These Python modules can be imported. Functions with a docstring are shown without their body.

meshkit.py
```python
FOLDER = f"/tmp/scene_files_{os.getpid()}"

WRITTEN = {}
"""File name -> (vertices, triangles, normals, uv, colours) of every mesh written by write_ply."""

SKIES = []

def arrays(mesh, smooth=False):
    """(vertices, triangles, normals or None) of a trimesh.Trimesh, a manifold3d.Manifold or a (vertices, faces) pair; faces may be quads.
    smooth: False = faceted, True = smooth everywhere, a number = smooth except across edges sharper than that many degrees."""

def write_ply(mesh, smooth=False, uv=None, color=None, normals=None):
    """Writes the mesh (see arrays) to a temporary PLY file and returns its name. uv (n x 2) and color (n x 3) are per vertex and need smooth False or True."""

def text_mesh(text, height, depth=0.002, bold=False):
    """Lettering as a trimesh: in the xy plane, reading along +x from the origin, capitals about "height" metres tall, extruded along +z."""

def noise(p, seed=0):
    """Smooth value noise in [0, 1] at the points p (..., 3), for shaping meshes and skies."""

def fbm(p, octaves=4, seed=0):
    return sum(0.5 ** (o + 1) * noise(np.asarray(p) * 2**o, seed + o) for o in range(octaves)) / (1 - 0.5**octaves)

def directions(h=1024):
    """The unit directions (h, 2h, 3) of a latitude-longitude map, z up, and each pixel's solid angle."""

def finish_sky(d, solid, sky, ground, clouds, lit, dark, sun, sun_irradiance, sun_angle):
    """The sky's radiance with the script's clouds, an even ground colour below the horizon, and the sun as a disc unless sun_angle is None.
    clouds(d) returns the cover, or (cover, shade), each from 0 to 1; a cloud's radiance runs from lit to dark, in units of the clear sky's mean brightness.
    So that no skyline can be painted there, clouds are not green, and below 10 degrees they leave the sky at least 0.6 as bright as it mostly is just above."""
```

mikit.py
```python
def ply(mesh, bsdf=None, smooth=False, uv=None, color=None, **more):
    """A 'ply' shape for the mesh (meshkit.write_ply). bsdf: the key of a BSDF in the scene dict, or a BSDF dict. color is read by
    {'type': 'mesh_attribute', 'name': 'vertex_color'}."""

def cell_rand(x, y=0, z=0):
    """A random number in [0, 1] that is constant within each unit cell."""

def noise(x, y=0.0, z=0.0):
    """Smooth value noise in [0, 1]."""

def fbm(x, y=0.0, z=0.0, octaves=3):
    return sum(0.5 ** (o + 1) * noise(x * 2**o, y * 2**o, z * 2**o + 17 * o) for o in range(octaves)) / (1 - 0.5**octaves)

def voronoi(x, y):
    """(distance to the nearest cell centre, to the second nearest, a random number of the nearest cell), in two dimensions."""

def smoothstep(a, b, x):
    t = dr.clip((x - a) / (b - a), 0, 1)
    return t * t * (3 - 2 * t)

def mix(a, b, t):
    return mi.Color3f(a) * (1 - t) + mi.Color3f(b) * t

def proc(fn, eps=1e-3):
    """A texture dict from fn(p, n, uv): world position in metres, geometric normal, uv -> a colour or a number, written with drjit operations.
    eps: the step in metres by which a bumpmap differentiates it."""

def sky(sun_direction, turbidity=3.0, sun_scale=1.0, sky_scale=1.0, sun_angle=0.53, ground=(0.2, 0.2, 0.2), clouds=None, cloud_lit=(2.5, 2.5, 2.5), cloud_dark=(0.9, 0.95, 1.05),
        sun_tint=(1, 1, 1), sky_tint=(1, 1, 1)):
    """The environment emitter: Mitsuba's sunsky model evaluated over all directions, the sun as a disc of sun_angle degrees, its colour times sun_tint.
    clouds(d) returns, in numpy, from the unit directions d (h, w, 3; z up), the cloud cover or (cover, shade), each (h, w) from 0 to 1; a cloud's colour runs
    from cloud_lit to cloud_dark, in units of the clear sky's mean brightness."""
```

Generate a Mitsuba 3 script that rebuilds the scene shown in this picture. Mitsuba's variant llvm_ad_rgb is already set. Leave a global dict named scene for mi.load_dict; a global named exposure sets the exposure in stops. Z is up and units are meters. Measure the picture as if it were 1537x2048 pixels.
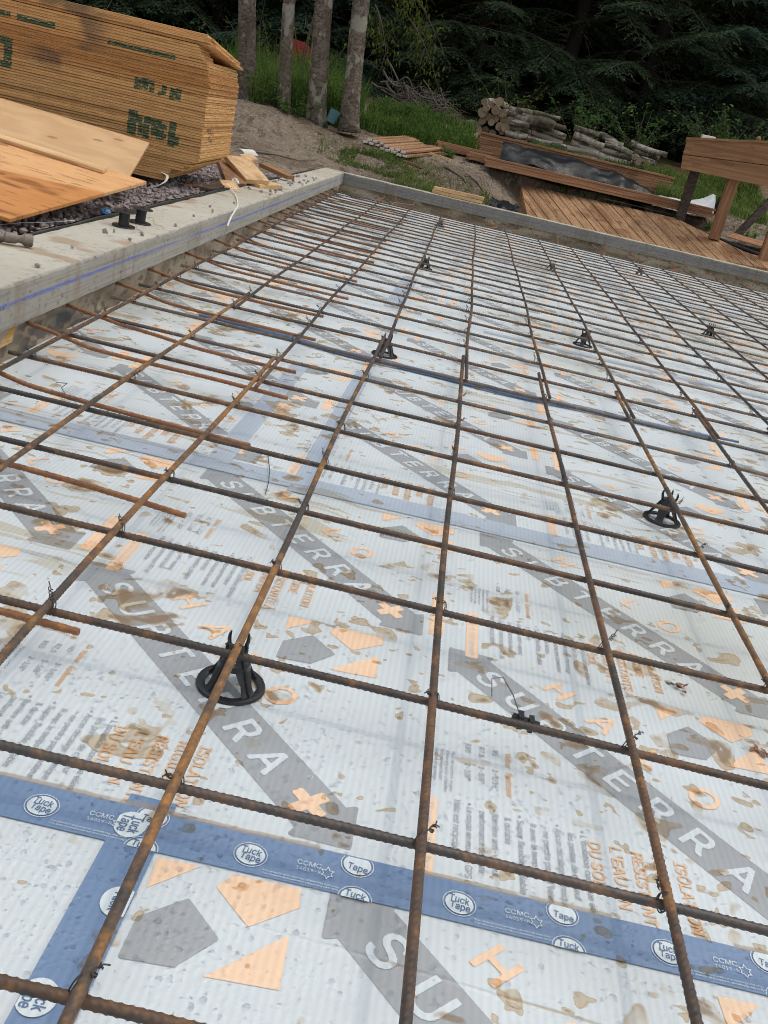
import math, random
import numpy as np, trimesh, mitsuba as mi, drjit as dr
import mikit, meshkit
from mikit import noise, fbm, voronoi, smoothstep, mix, cell_rand
from shapely.geometry import Polygon, box as sbox
rng = np.random.default_rng(7); random.seed(7)
T = mi.ScalarTransform4f
scene, labels = {}, {}

# ------------------------------------------------------------------ camera, sky, exposure
CAM = np.array([0.192, -0.599, 0.853])
RGT, UPV, FWD = np.array([0.9720, 0.1020, 0.2110]), np.array([-0.2340, 0.3610, 0.9030]), np.array([-0.0160, 0.9270, -0.3740])
FWD /= np.linalg.norm(FWD); UPV -= FWD * (UPV @ FWD); UPV /= np.linalg.norm(UPV)
scene['camera'] = {'type': 'perspective', 'fov': 44.92, 'fov_axis': 'x', 'near_clip': 0.02, 'far_clip': 2000.0,
                   'to_world': T().look_at(origin=CAM.tolist(), target=(CAM + FWD).tolist(), up=UPV.tolist())}


SUN = np.array([0.32, 0.10, 0.94])


def clouds(d):
    """full overcast, brightest round the veiled sun"""
    n = meshkit.fbm(np.stack([d[..., 0] * 2.2, d[..., 1] * 2.2, d[..., 2] * 4.0], -1) + 5.0, 4, 3)
    t = np.clip((np.degrees(np.arccos(np.clip(d @ (SUN / np.linalg.norm(SUN)), -1, 1))) - 6) / 60, 0, 1)
    return np.ones(d.shape[:2]), np.clip(0.98 * t ** 0.6 + (n - 0.5) * 0.30, 0, 1)


scene['sky_light'] = mikit.sky(SUN.tolist(), turbidity=4, sun_scale=0.11, sun_angle=3, clouds=clouds,
                               cloud_lit=(7.5, 7.5, 7.4), cloud_dark=(1.45, 1.53, 1.66), ground=(0.06, 0.07, 0.05))
exposure = 1.72

# ------------------------------------------------------------------ helpers
NUM = ['first', 'second', 'third', 'fourth', 'fifth', 'sixth', 'seventh', 'eighth', 'ninth', 'tenth', 'eleventh', 'twelfth', 'thirteenth', 'fourteenth', 'fifteenth', 'sixteenth', 'seventeenth', 'eighteenth', 'nineteenth']
TENS = {2: 'twenty', 3: 'thirty', 4: 'forty', 5: 'fifty'}
TENTH = {2: 'twentieth', 3: 'thirtieth', 4: 'fortieth', 5: 'fiftieth'}


def nth(i):
    """0 -> first"""
    i += 1
    if i < 20:
        return NUM[i - 1]
    return TENTH[i // 10] if i % 10 == 0 else TENS[i // 10] + '-' + NUM[i % 10 - 1]


def key_for(name, parent=None):
    base = (parent + '__' if parent else '') + name
    if base not in used:
        used.add(base); return base
    k = 1
    while f'{base}_{k:03d}' in used:
        k += 1
    used.add(f'{base}_{k:03d}')
    return f'{base}_{k:03d}'


used = set()


def thing(name, label, cat, group=None, kind=None):
    k = key_for(name)
    labels[k] = {'label': label, 'category': cat}
    if group: labels[k]['group'] = group
    if kind: labels[k]['kind'] = kind
    return k


def part(name, mesh, m, parent, smooth=False, uv=None, label=None, kind=None, to_world=None, shape=None):
    k = key_for(name, parent)
    scene[k] = dict(shape) if shape is not None else mikit.ply(mesh, m, smooth, uv)
    if to_world is not None: scene[k]['to_world'] = to_world
    if label or kind:
        labels[k] = {}
        if label: labels[k]['label'] = label
        if kind: labels[k]['kind'] = kind
    return k


def solo(name, mesh, m, label, cat, group=None, smooth=False, uv=None, kind=None, to_world=None, shape=None):
    k = thing(name, label, cat, group, kind)
    scene[k] = dict(shape) if shape is not None else mikit.ply(mesh, m, smooth, uv)
    if to_world is not None: scene[k]['to_world'] = to_world
    return k


def struct(name, mesh, m, smooth=False, uv=None):
    scene[name] = mikit.ply(mesh, m, smooth, uv); used.add(name)
    labels[name] = {'kind': 'structure', 'label': name.replace('_', ' ')}


def cat_mesh(ms):
    v, f, o = [], [], 0
    for a, b in ms:
        a = np.asarray(a, float); b = np.asarray(b, int)
        v.append(a); f.append(b + o); o += len(a)
    return np.vstack(v), np.vstack(f)


QB = np.array([[0, 1, 2, 3], [7, 6, 5, 4], [0, 4, 5, 1], [1, 5, 6, 2], [2, 6, 7, 3], [3, 7, 4, 0]])
QT = np.vstack([QB[:, [0, 2, 1]], QB[:, [0, 3, 2]]])


def slab(o, a, b, c):
    """box from corner o and edge vectors a, b, c (right-handed)"""
    o, a, b, c = (np.asarray(x, float) for x in (o, a, b, c))
    if np.dot(np.cross(a, b), c) < 0:
        o, c = o + c, -c
    v = np.array([o, o + a, o + a + b, o + b, o + c, o + a + c, o + a + b + c, o + b + c])
    return v, QT


def plank(o, a, b, c, ch=0.004):
    """box with chamfered edges, built as the hull of three inset boxes; corner o, edges a, b, c"""
    o, a, b, c = (np.asarray(x, float) for x in (o, a, b, c))
    la, lb, lc = (np.linalg.norm(x) for x in (a, b, c))
    A, B, C = a / la, b / lb, c / lc
    ch = min(ch, 0.3 * min(la, lb, lc))
    pts = []
    for da, db, dc in ((0, ch, ch), (ch, 0, ch), (ch, ch, 0)):
        for x in (da, la - da):
            for y in (db, lb - db):
                for z in (dc, lc - dc):
                    pts.append(o + A * x + B * y + C * z)
    h = trimesh.convex.convex_hull(np.array(pts))
    return np.array(h.vertices), np.array(h.faces)


def tube(p, r, sides=8, caps=True):
    p = np.asarray(p, float); n = len(p)
    r = np.broadcast_to(np.asarray(r, float), (n,)) if np.ndim(r) < 2 else r
    t = np.gradient(p, axis=0); t /= np.linalg.norm(t, axis=1, keepdims=True) + 1e-12
    a = np.zeros_like(t)
    ref = np.array([0, 0, 1.0]) if abs(t[0, 2]) < 0.8 else np.array([1.0, 0, 0])
    a0 = np.cross(t[0], ref); a0 /= np.linalg.norm(a0)
    a[0] = a0
    for i in range(1, n):
        q = a[i - 1] - t[i] * (a[i - 1] @ t[i]); a[i] = q / (np.linalg.norm(q) + 1e-12)
    b = np.cross(t, a)
    ang = np.arange(sides) * 2 * np.pi / sides
    rr = r[:, None] if r.ndim == 1 else r
    v = p[:, None] + rr[..., None] * (np.cos(ang)[None, :, None] * a[:, None] + np.sin(ang)[None, :, None] * b[:, None])
    i, j = np.meshgrid(np.arange(n - 1), np.arange(sides), indexing='ij')
    q = np.stack([i * sides + j, i * sides + (j + 1) % sides, (i + 1) * sides + (j + 1) % sides, (i + 1) * sides + j], -1).reshape(-1, 4)
    f = np.vstack([q[:, [0, 1, 2]], q[:, [0, 2, 3]]])
    v = v.reshape(-1, 3)
    if caps:
        v = np.vstack([v, p[0], p[-1]])
        k = np.arange(sides)
        f = np.vstack([f, np.stack([(k + 1) % sides, k, k * 0 + n * sides], 1), np.stack([(n - 1) * sides + k, (n - 1) * sides + (k + 1) % sides, k * 0 + n * sides + 1], 1)])
    return v, f


def grid(P):
    """P (n, m, 3) -> mesh, normal = du x dv with u the first index"""
    n, m = P.shape[:2]
    i, j = np.meshgrid(np.arange(n - 1), np.arange(m - 1), indexing='ij')
    q = np.stack([i * m + j, (i + 1) * m + j, (i + 1) * m + j + 1, i * m + j + 1], -1).reshape(-1, 4)
    return P.reshape(-1, 3), np.vstack([q[:, [0, 1, 2]], q[:, [0, 2, 3]]])


def leaves(P, D, N, L, W):
    """a bent rhombus leaf at every point: base P, direction D, side N x D, length L, width W"""
    P, D, N = (np.asarray(x, float) for x in (P, D, N))
    D = D / (np.linalg.norm(D, axis=1, keepdims=True) + 1e-9)
    S = np.cross(N, D); S /= np.linalg.norm(S, axis=1, keepdims=True) + 1e-9
    L = np.broadcast_to(L, (len(P),))[:, None]; W = np.broadcast_to(W, (len(P),))[:, None]
    U = np.cross(D, S)
    v = np.stack([P, P + D * L * .45 + S * W * .5 + U * W * .12, P + D * L, P + D * L * .45 - S * W * .5 + U * W * .12], 1).reshape(-1, 3)
    k = np.arange(len(P))[:, None] * 4
    f = np.concatenate([k + [[0, 1, 2]], k + [[0, 2, 3]]], 1).reshape(-1, 3)
    return v, f


def cross2(a, b):
    a, b = np.asarray(a), np.asarray(b)
    return a[:, 0] * b[:, 1] - a[:, 1] * b[:, 0]


def unit(n, r=rng):
    d = r.normal(size=(n, 3)); return d / np.linalg.norm(d, axis=1, keepdims=True)


def fb(x, y, z=0.0, oct=3, seed=0):
    x, y, z = np.broadcast_arrays(np.asarray(x, float), y, z)
    return meshkit.fbm(np.stack([x, y, z], -1) + 100.0, oct, seed)


# ------------------------------------------------------------------ materials
def principled(fn, rough=0.5, spec=0.5, bump=None, eps=1e-3, two=True, **kw):
    b = {'type': 'principled', 'base_color': mikit.proc(fn) if callable(fn) else {'type': 'rgb', 'value': list(fn)}, 'roughness': mikit.proc(rough) if callable(rough) else rough, 'specular': spec, **kw}
    if bump is not None:
        b = {'type': 'bumpmap', 'arbitrary': mikit.proc(bump, eps), 'scale': 1.0, 'bsdf': b}
    return {'type': 'twosided', 'bsdf': b} if two else b


PAL = [(0.535, 0.585, 0.615), (0.29, 0.31, 0.33), (0.755, 0.535, 0.37), (0.27, 0.29, 0.32), (0.545, 0.60, 0.64), (0.125, 0.205, 0.355), (0.58, 0.65, 0.68), (0.66, 0.42, 0.24), (0.075, 0.14, 0.27), (0.36, 0.42, 0.505)]
# 0 film, 1 grey band, 2 orange, 3 grey text, 4 white letters, 5 tape, 6 tape white, 7 orange text, 8 tape blue print, 9 faded tape


def muddy(p):
    """mud left on the film by rain: (thin muddy water, its rim, thick mud, runs)"""
    w = fbm(p.x * 9 + 3, p.y * 9, 0.0, 2) * 0.04
    x, y = p.x + w, p.y + w * 1.3
    area = smoothstep(0.35, 0.62, fbm(p.x * 1.3 + 40, p.y * 1.3, 2.0, 2))
    n1 = fbm(x * 13.0 + 9, y * 15.0 + 4, 1.5, 3) + 0.05 * (area - 0.5)
    n2 = fbm(x * 30, y * 36 + 11, 4.5, 3) + 0.06 * (area - 0.5)
    tone = fbm(p.x * 17, p.y * 17, 8.0, 2)
    big = smoothstep(0.650, 0.670, n1) * (0.35 + 0.9 * smoothstep(0.3, 0.7, tone))
    small = smoothstep(0.692, 0.712, n2)
    rim = smoothstep(0.640, 0.655, n1) * (1 - smoothstep(0.658, 0.681, n1)) * smoothstep(0.4, 0.6, tone) + smoothstep(0.682, 0.697, n2) * (1 - smoothstep(0.707, 0.727, n2)) * 0.6
    core = smoothstep(0.69, 0.76, n1) * smoothstep(0.38, 0.55, n2) + smoothstep(0.76, 0.79, n2) * 0.8
    n3 = fbm(x * 2.6 + 30, y * 42, 2.0, 3)
    streak = smoothstep(0.64, 0.70, n3) * smoothstep(0.5, 0.65, fbm(x * 1.6, y * 2.6 + 50, 3.0, 2))
    return dr.clip(dr.maximum(big, small), 0, 1), rim, core, streak


def crease(p):
    """long creases of the film running across, some holding dirty water"""
    t = p.y * 2.3 + 0.05 * p.x + 0.22 * fbm(p.x * 0.55, p.y * 0.3 + 3, 1.0, 2) + 0.02 * fbm(p.x * 6, p.y * 2, 4.0, 2)
    i = dr.floor(t)
    d = dr.abs(t - i - 0.5)
    on = smoothstep(0.42, 0.52, fbm(p.x * 1.2 + i * 7.3, i * 3.1, 0.0, 2))
    return (1 - smoothstep(0.0, 0.010, d)) * on


def film_color(p, n, uv):
    k = dr.floor(uv.x * 10)
    c = mi.Color3f(*PAL[0])
    for i in range(1, len(PAL)):
        c = dr.select(k == i, mi.Color3f(*PAL[i]), c)
    # woven scrim: fine ribs along y and threads along x
    rib = 0.5 + 0.5 * dr.sin(p.x * 2 * math.pi / 0.0105)
    thread = 0.5 + 0.5 * dr.sin(p.y * 2 * math.pi / 0.0035)
    c = c * (0.94 + 0.075 * rib + 0.02 * thread)
    # broad dirt
    d = fbm(p.x * 1.1 + 7, p.y * 1.6, 0.3, 3)
    c = c * mix((1, 1, 1), (0.86, 0.83, 0.77), smoothstep(0.45, 0.75, d))
    m, rim, core, streak = muddy(p)
    c = c * mix((1, 1, 1), (0.74, 0.545, 0.32), m * 0.8)
    c = c * mix((1, 1, 1), (0.66, 0.50, 0.32), dr.minimum(rim, 1) * 0.7)
    c = mix(c, (0.20, 0.125, 0.065), dr.clip(core, 0, 1) * 0.85)
    c = c * mix((1, 1, 1), (0.78, 0.66, 0.48), dr.clip(streak, 0, 1) * 0.7)
    c = c * mix((1, 1, 1), (0.62, 0.47, 0.30), crease(p) * smoothstep(0.40, 0.6, fbm(p.x * 8, p.y * 8, 6.0, 2)) * 0.8)
    e = p.y - 0.3400 - 0.016 * p.x
    pool = (1 - smoothstep(0.003, 0.007, dr.abs(e + 0.003 * fbm(p.x * 40, 0.0, 0.0, 2)))) * smoothstep(0.50, 0.54, noise(p.x * 13 + 3, 2.0, 0.0))
    c = mix(c, (0.27, 0.205, 0.13), pool * 0.7)
    return c


def drops(x, y, s, keep):
    d1, d2, r = voronoi(x / s, y / s)
    rr = 0.16 + 0.26 * dr.sqrt(r / keep)
    q = dr.maximum(0.0, 1 - dr.square(d1 / rr))
    h = q * dr.sqrt(q) * s * rr * 0.17
    return dr.select(r < keep, h, 0.0)


def film_bump(p, n, uv):
    h = drops(p.x, p.y, 0.0062, 0.75) * 0.8 + drops(p.x + 0.31, p.y + 0.17, 0.0125, 0.30) * 0.7
    rib = dr.sin(p.x * 2 * math.pi / 0.0105)
    wr = fbm(p.x * 3.0, p.y * 7.0, 0.5, 3)
    wr2 = fbm(p.x * 11.0, p.y * 16.0 + 4, 1.5, 2)
    return h + rib * 0.00007 + crease(p) * 0.0012 + wr * 0.009 + wr2 * 0.0012


scene['film'] = principled(film_color, 0.44, 0.75, film_bump, 6e-4, clearcoat=0.7, clearcoat_gloss=0.92)


def rust(dark, light, bias, orange=0.5):
    def f(p, n, uv):
        a = fbm(p.x * 9 + p.z * 5, p.y * 9, p.z * 30, 3)
        b = fbm(p.x * 60, p.y * 60, p.z * 90, 2)
        g = fbm(p.x * 220, p.y * 220, p.z * 220, 2)
        lo = fbm(p.x * 2.7 + 5, p.y * 2.7, p.z * 40, 2)
        t = smoothstep(0.36, 0.68, a * 0.42 + b * 0.28 + lo * 0.42 + bias)
        c = mix(dark, light, t)
        c = mix(c, (0.36, 0.17, 0.05), smoothstep(0.55, 0.75, b) * t * orange)
        return c * (0.7 + 0.6 * g)
    return f


def grain_bump(s, h):
    return lambda p, n, uv: fbm(p.x * s, p.y * s, p.z * s, 3) * h


scene['rebar_brown'] = principled(rust((0.046, 0.040, 0.037), (0.130, 0.070, 0.039), -0.07, 0.3), 0.5, 0.4, grain_bump(400, 0.0005), 4e-4)
scene['rebar_orange'] = principled(rust((0.060, 0.051, 0.046), (0.215, 0.110, 0.042), -0.045, 0.55), 0.55, 0.4, grain_bump(400, 0.0005), 4e-4)
scene['rebar_dark'] = principled(rust((0.050, 0.047, 0.046), (0.15, 0.085, 0.05), -0.09, 0.3), 0.42, 0.5, grain_bump(400, 0.0004), 4e-4)
scene['rebar_red'] = principled(rust((0.11, 0.055, 0.038), (0.24, 0.11, 0.055), 0.08, 0.5), 0.6, 0.35, grain_bump(300, 0.0009), 4e-4)
scene['wire_steel'] = principled((0.07, 0.06, 0.055), 0.4, 0.5, metallic=0.4)
scene['black_plastic'] = principled(lambda p, n, uv: mi.Color3f(0.014, 0.015, 0.018) * (0.8 + 0.7 * fbm(p.x * 60, p.y * 60, p.z * 60, 2)), 0.32, 0.5)
scene['water'] = {'type': 'dielectric', 'int_ior': 1.22, 'ext_ior': 1.0}


def concrete_color(p, n, uv):
    a = fbm(p.x * 3, p.y * 3, p.z * 6, 4)
    b = fbm(p.x * 40, p.y * 40, p.z * 60, 3)
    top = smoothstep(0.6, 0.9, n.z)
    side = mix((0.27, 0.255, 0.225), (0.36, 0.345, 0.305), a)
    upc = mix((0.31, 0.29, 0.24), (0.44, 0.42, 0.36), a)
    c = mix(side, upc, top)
    c = mix(c, c * 0.78, smoothstep(0.55, 0.72, b))
    # board-form streaks along the faces
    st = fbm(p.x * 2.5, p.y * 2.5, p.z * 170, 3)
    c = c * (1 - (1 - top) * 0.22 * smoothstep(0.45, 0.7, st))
    # brown soil smears on the top
    so = fbm(p.x * 5 + 20, p.y * 7, 3.0, 4)
    c = mix(c, (0.27, 0.19, 0.125), top * smoothstep(0.60, 0.74, so) * 0.75)
    pits = smoothstep(0.76, 0.82, fbm(p.x * 55, p.y * 55, p.z * 55, 2))
    c = c * (1 - 0.4 * pits)
    # blue chalk line snapped on the form faces
    fade = smoothstep(0.08, 0.36, fbm(p.x * 1.7 + 5, p.y * 1.7, 0.0, 2)) * (0.35 + 0.65 * smoothstep(0.35, 0.65, fbm(p.x * 130, p.y * 130, p.z * 260, 2)))
    zl = 0.181 + 0.004 * dr.sin(p.y * 0.8)
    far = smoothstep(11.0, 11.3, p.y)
    line = (1 - smoothstep(0.0015, 0.0085, dr.abs(p.z - zl))) * (1 - top) * fade * (1 - 0.55 * far)
    c = mix(c, (0.06, 0.11, 0.50), dr.clip(line * 1.1, 0, 0.75))
    # far form face darkened in colour, painting in its shade
    joint = (1 - smoothstep(0.0, 0.006, dr.abs(p.y - 2.9))) + (1 - smoothstep(0.0, 0.006, dr.abs(p.y - 5.34))) + (1 - smoothstep(0.0, 0.007, dr.abs(p.y - 7.8)))
    c = c * (1 - 0.45 * dr.clip(joint, 0, 1) * (1 - top))
    drip = smoothstep(0.55, 0.70, fbm(p.x * 16, p.y * 16, p.z * 1.5, 3)) * (1 - top)
    c = mix(c, (0.23, 0.18, 0.125), drip * 0.45)
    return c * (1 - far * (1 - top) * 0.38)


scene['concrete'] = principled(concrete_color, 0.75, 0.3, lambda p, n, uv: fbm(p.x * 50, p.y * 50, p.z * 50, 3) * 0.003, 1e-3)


def lower_color(p, n, uv):
    a = fbm(p.x * 4, p.y * 4, p.z * 9, 4)
    b = fbm(p.x * 22, p.y * 22, p.z * 30, 3)
    c = mix((0.15, 0.115, 0.08), (0.32, 0.27, 0.20), smoothstep(0.3, 0.7, a))
    c = mix(c, (0.10, 0.075, 0.055), smoothstep(0.55, 0.7, b) * 0.7)
    tar = smoothstep(0.60, 0.68, fbm(p.x * 2.3, p.y * 2.3 + 8.2, p.z * 9, 3)) * (1 - smoothstep(2.6, 3.4, p.y)) + 0.8 * smoothstep(0.48, 0.58, fbm(p.x * 9, p.y * 9, p.z * 20, 3)) * smoothstep(1.9, 2.2, p.y) * (1 - smoothstep(2.7, 3.0, p.y)) * (1 - smoothstep(0.05, 0.085, p.z))
    return mix(c, (0.05, 0.053, 0.065), dr.clip(tar, 0, 1) * 0.85)


scene['dirty_concrete'] = principled(lower_color, 0.85, 0.25, lambda p, n, uv: fbm(p.x * 35, p.y * 35, p.z * 35, 3) * 0.008, 1e-3)


def soil_color(p, n, uv):
    a = fbm(p.x * 0.9, p.y * 0.9, 0.0, 4)
    b = fbm(p.x * 9, p.y * 9, 1.0, 4)
    g = fbm(p.x * 60, p.y * 60, 2.0, 2)
    c = mix((0.115, 0.086, 0.062), (0.205, 0.163, 0.125), smoothstep(0.35, 0.68, a))
    c = mix(c, (0.085, 0.062, 0.045), smoothstep(0.52, 0.72, b) * 0.75)
    c = mix(c, (0.33, 0.29, 0.24), smoothstep(0.62, 0.72, g) * 0.5)
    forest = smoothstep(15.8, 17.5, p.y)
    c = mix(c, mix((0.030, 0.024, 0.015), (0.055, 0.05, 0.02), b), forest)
    duff = smoothstep(0.45, 0.6, fbm(p.x * 2, p.y * 2 + 9, 0.0, 3)) * smoothstep(3.0, 4.0, p.x) * smoothstep(14.5, 15.5, p.y)
    return mix(c, (0.20, 0.11, 0.05), duff * 0.8)


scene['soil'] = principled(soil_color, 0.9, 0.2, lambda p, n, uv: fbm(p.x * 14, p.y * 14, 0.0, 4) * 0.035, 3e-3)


def stone_color(p, n, uv):
    r = cell_rand(dr.floor(p.x * 45), dr.floor(p.y * 45), dr.floor(p.z * 45))
    a = fbm(p.x * 60, p.y * 60, p.z * 60, 2)
    return mix(mix((0.20, 0.155, 0.15), (0.36, 0.29, 0.28), r), (0.28, 0.255, 0.26), a) * (0.75 + 0.5 * a)


scene['crushed_stone'] = principled(stone_color, 0.75, 0.3)


def wood(axis, c0, c1, scale=1.0, knots=0.5, stain=0.0, stain_c=(0.10, 0.055, 0.03), rough=0.6):
    ax = np.asarray(axis, float); ax /= np.linalg.norm(ax)
    e1 = np.cross(ax, [0, 0, 1.0]); e1 /= np.linalg.norm(e1); e2 = np.cross(e1, ax)

    def f(p, n, uv):
        u = p.x * ax[0] + p.y * ax[1] + p.z * ax[2]
        v = p.x * e1[0] + p.y * e1[1] + p.z * e1[2]
        w = p.x * e2[0] + p.y * e2[1] + p.z * e2[2]
        wob = fbm(u * 1.5 * scale, v * 6 * scale, w * 6 * scale, 2)
        g = fbm(u * 2 * scale, v * 45 * scale + wob * 5, w * 45 * scale + wob * 3, 3)
        fine = fbm(u * 14 * scale, v * 260 * scale, w * 260 * scale, 2)
        piece = cell_rand(dr.floor(v * 7.1), dr.floor(w * 26), dr.floor(u * 0.4))
        c = mix(c0, c1, smoothstep(0.28, 0.72, g))
        c = c * (0.82 + 0.36 * fine) * (0.86 + 0.28 * piece)
        kn = smoothstep(0.77, 0.83, fbm(u * 5, v * 13 + 3, w * 13, 1))
        c = mix(c, c * 0.35, kn * knots)
        if stain > 0:
            s = smoothstep(0.52, 0.62, fbm(u * 3.2 + 3, v * 7, w * 6, 3))
            c = mix(c, c * mi.Color3f(*stain_c) * 4.0, s * stain)
        return c
    return principled(f, rough, 0.35, lambda p, n, uv: fbm((p.x * ax[0] + p.y * ax[1] + p.z * ax[2]) * 8, (p.x * e1[0] + p.y * e1[1]) * 200, p.z * 200, 2) * 0.0006, 1e-3)


scene['lumber_x'] = wood((1, 0, 0.03), (0.235, 0.115, 0.058), (0.37, 0.195, 0.105), 1.0)
scene['lumber_deckpile'] = wood((0.42, 1.0, 0.13), (0.26, 0.14, 0.075), (0.40, 0.235, 0.135), 1.0)
scene['fresh_wood'] = wood((1, -0.4, 0), (0.52, 0.33, 0.165), (0.66, 0.45, 0.25), 1.0, 0.4)
scene['fresh_wood_x'] = wood((1, 0.02, 0), (0.52, 0.32, 0.155), (0.66, 0.44, 0.235), 1.0, 0.4)
scene['deck_wood'] = wood((0.36, -1.05, -0.29), (0.27, 0.155, 0.085), (0.38, 0.230, 0.130), 1.0, 0.4, 0.75, (0.145, 0.12, 0.11), 0.4)
scene['stained_wood'] = wood((0.9, -0.4, 0.02), (0.215, 0.105, 0.050), (0.30, 0.155, 0.075), 0.8, 0.3)
scene['post_wood'] = wood((0.02, 0, 1), (0.20, 0.095, 0.045), (0.31, 0.155, 0.075), 0.8, 0.3)
scene['dark_timber'] = wood((0, 1, 0), (0.04, 0.03, 0.024), (0.085, 0.06, 0.045), 0.8, 0.3)
scene['white_end'] = principled(lambda p, n, uv: mix((0.55, 0.56, 0.56), (0.75, 0.76, 0.76), fbm(p.x * 90, p.y * 90, p.z * 90, 2)), 0.7, 0.3)
scene['white_plastic'] = principled((0.72, 0.72, 0.70), 0.35, 0.5)
scene['blue_plastic'] = principled((0.12, 0.30, 0.62), 0.3, 0.5)
scene['red_paint'] = principled((0.36, 0.035, 0.03), 0.5, 0.4)
scene['bucket_blue'] = principled((0.07, 0.16, 0.18), 0.4, 0.4)
scene['tool_steel'] = principled(rust((0.10, 0.09, 0.08), (0.20, 0.165, 0.13), 0.0, 0.1), 0.5, 0.5)
scene['yellow_scrap'] = wood((1, 1, 0.6), (0.50, 0.27, 0.075), (0.68, 0.46, 0.20), 1.0, 0.3)


def ply_face(p, n, uv):
    wob = fbm(p.x * 2.3, p.y * 5, 0.0, 3)
    ring = 0.5 + 0.5 * dr.sin((p.y * 26 + wob * 16 + p.x * 1.5))
    g = fbm(p.x * 6, p.y * 90, p.z * 40, 2)
    c = mix((0.56, 0.285, 0.115), (0.70, 0.41, 0.195), ring * 0.30 + g * 0.55)
    kd, k2, kr = voronoi(p.x * 1.9 + 0.4, p.y * 2.6 + 0.2)
    kn = (1 - smoothstep(0.045, 0.075, kd)) * dr.select(kr < 0.6, 1.0, 0.0)
    c = mix(c, (0.25, 0.10, 0.035), kn * 0.75)
    # dark short gouges
    gg = smoothstep(0.70, 0.74, fbm(p.x * 12, p.y * 55, 7.0, 2))
    c = c * (1 - 0.35 * gg)
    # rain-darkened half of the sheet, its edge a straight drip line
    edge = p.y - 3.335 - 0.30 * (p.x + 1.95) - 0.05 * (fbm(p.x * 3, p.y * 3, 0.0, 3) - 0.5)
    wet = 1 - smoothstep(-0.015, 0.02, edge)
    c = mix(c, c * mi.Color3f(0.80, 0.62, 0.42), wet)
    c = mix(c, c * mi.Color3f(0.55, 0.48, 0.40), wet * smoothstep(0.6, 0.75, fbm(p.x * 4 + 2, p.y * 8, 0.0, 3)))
    return c


scene['plywood_face'] = principled(ply_face, 0.45, 0.4)


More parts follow.
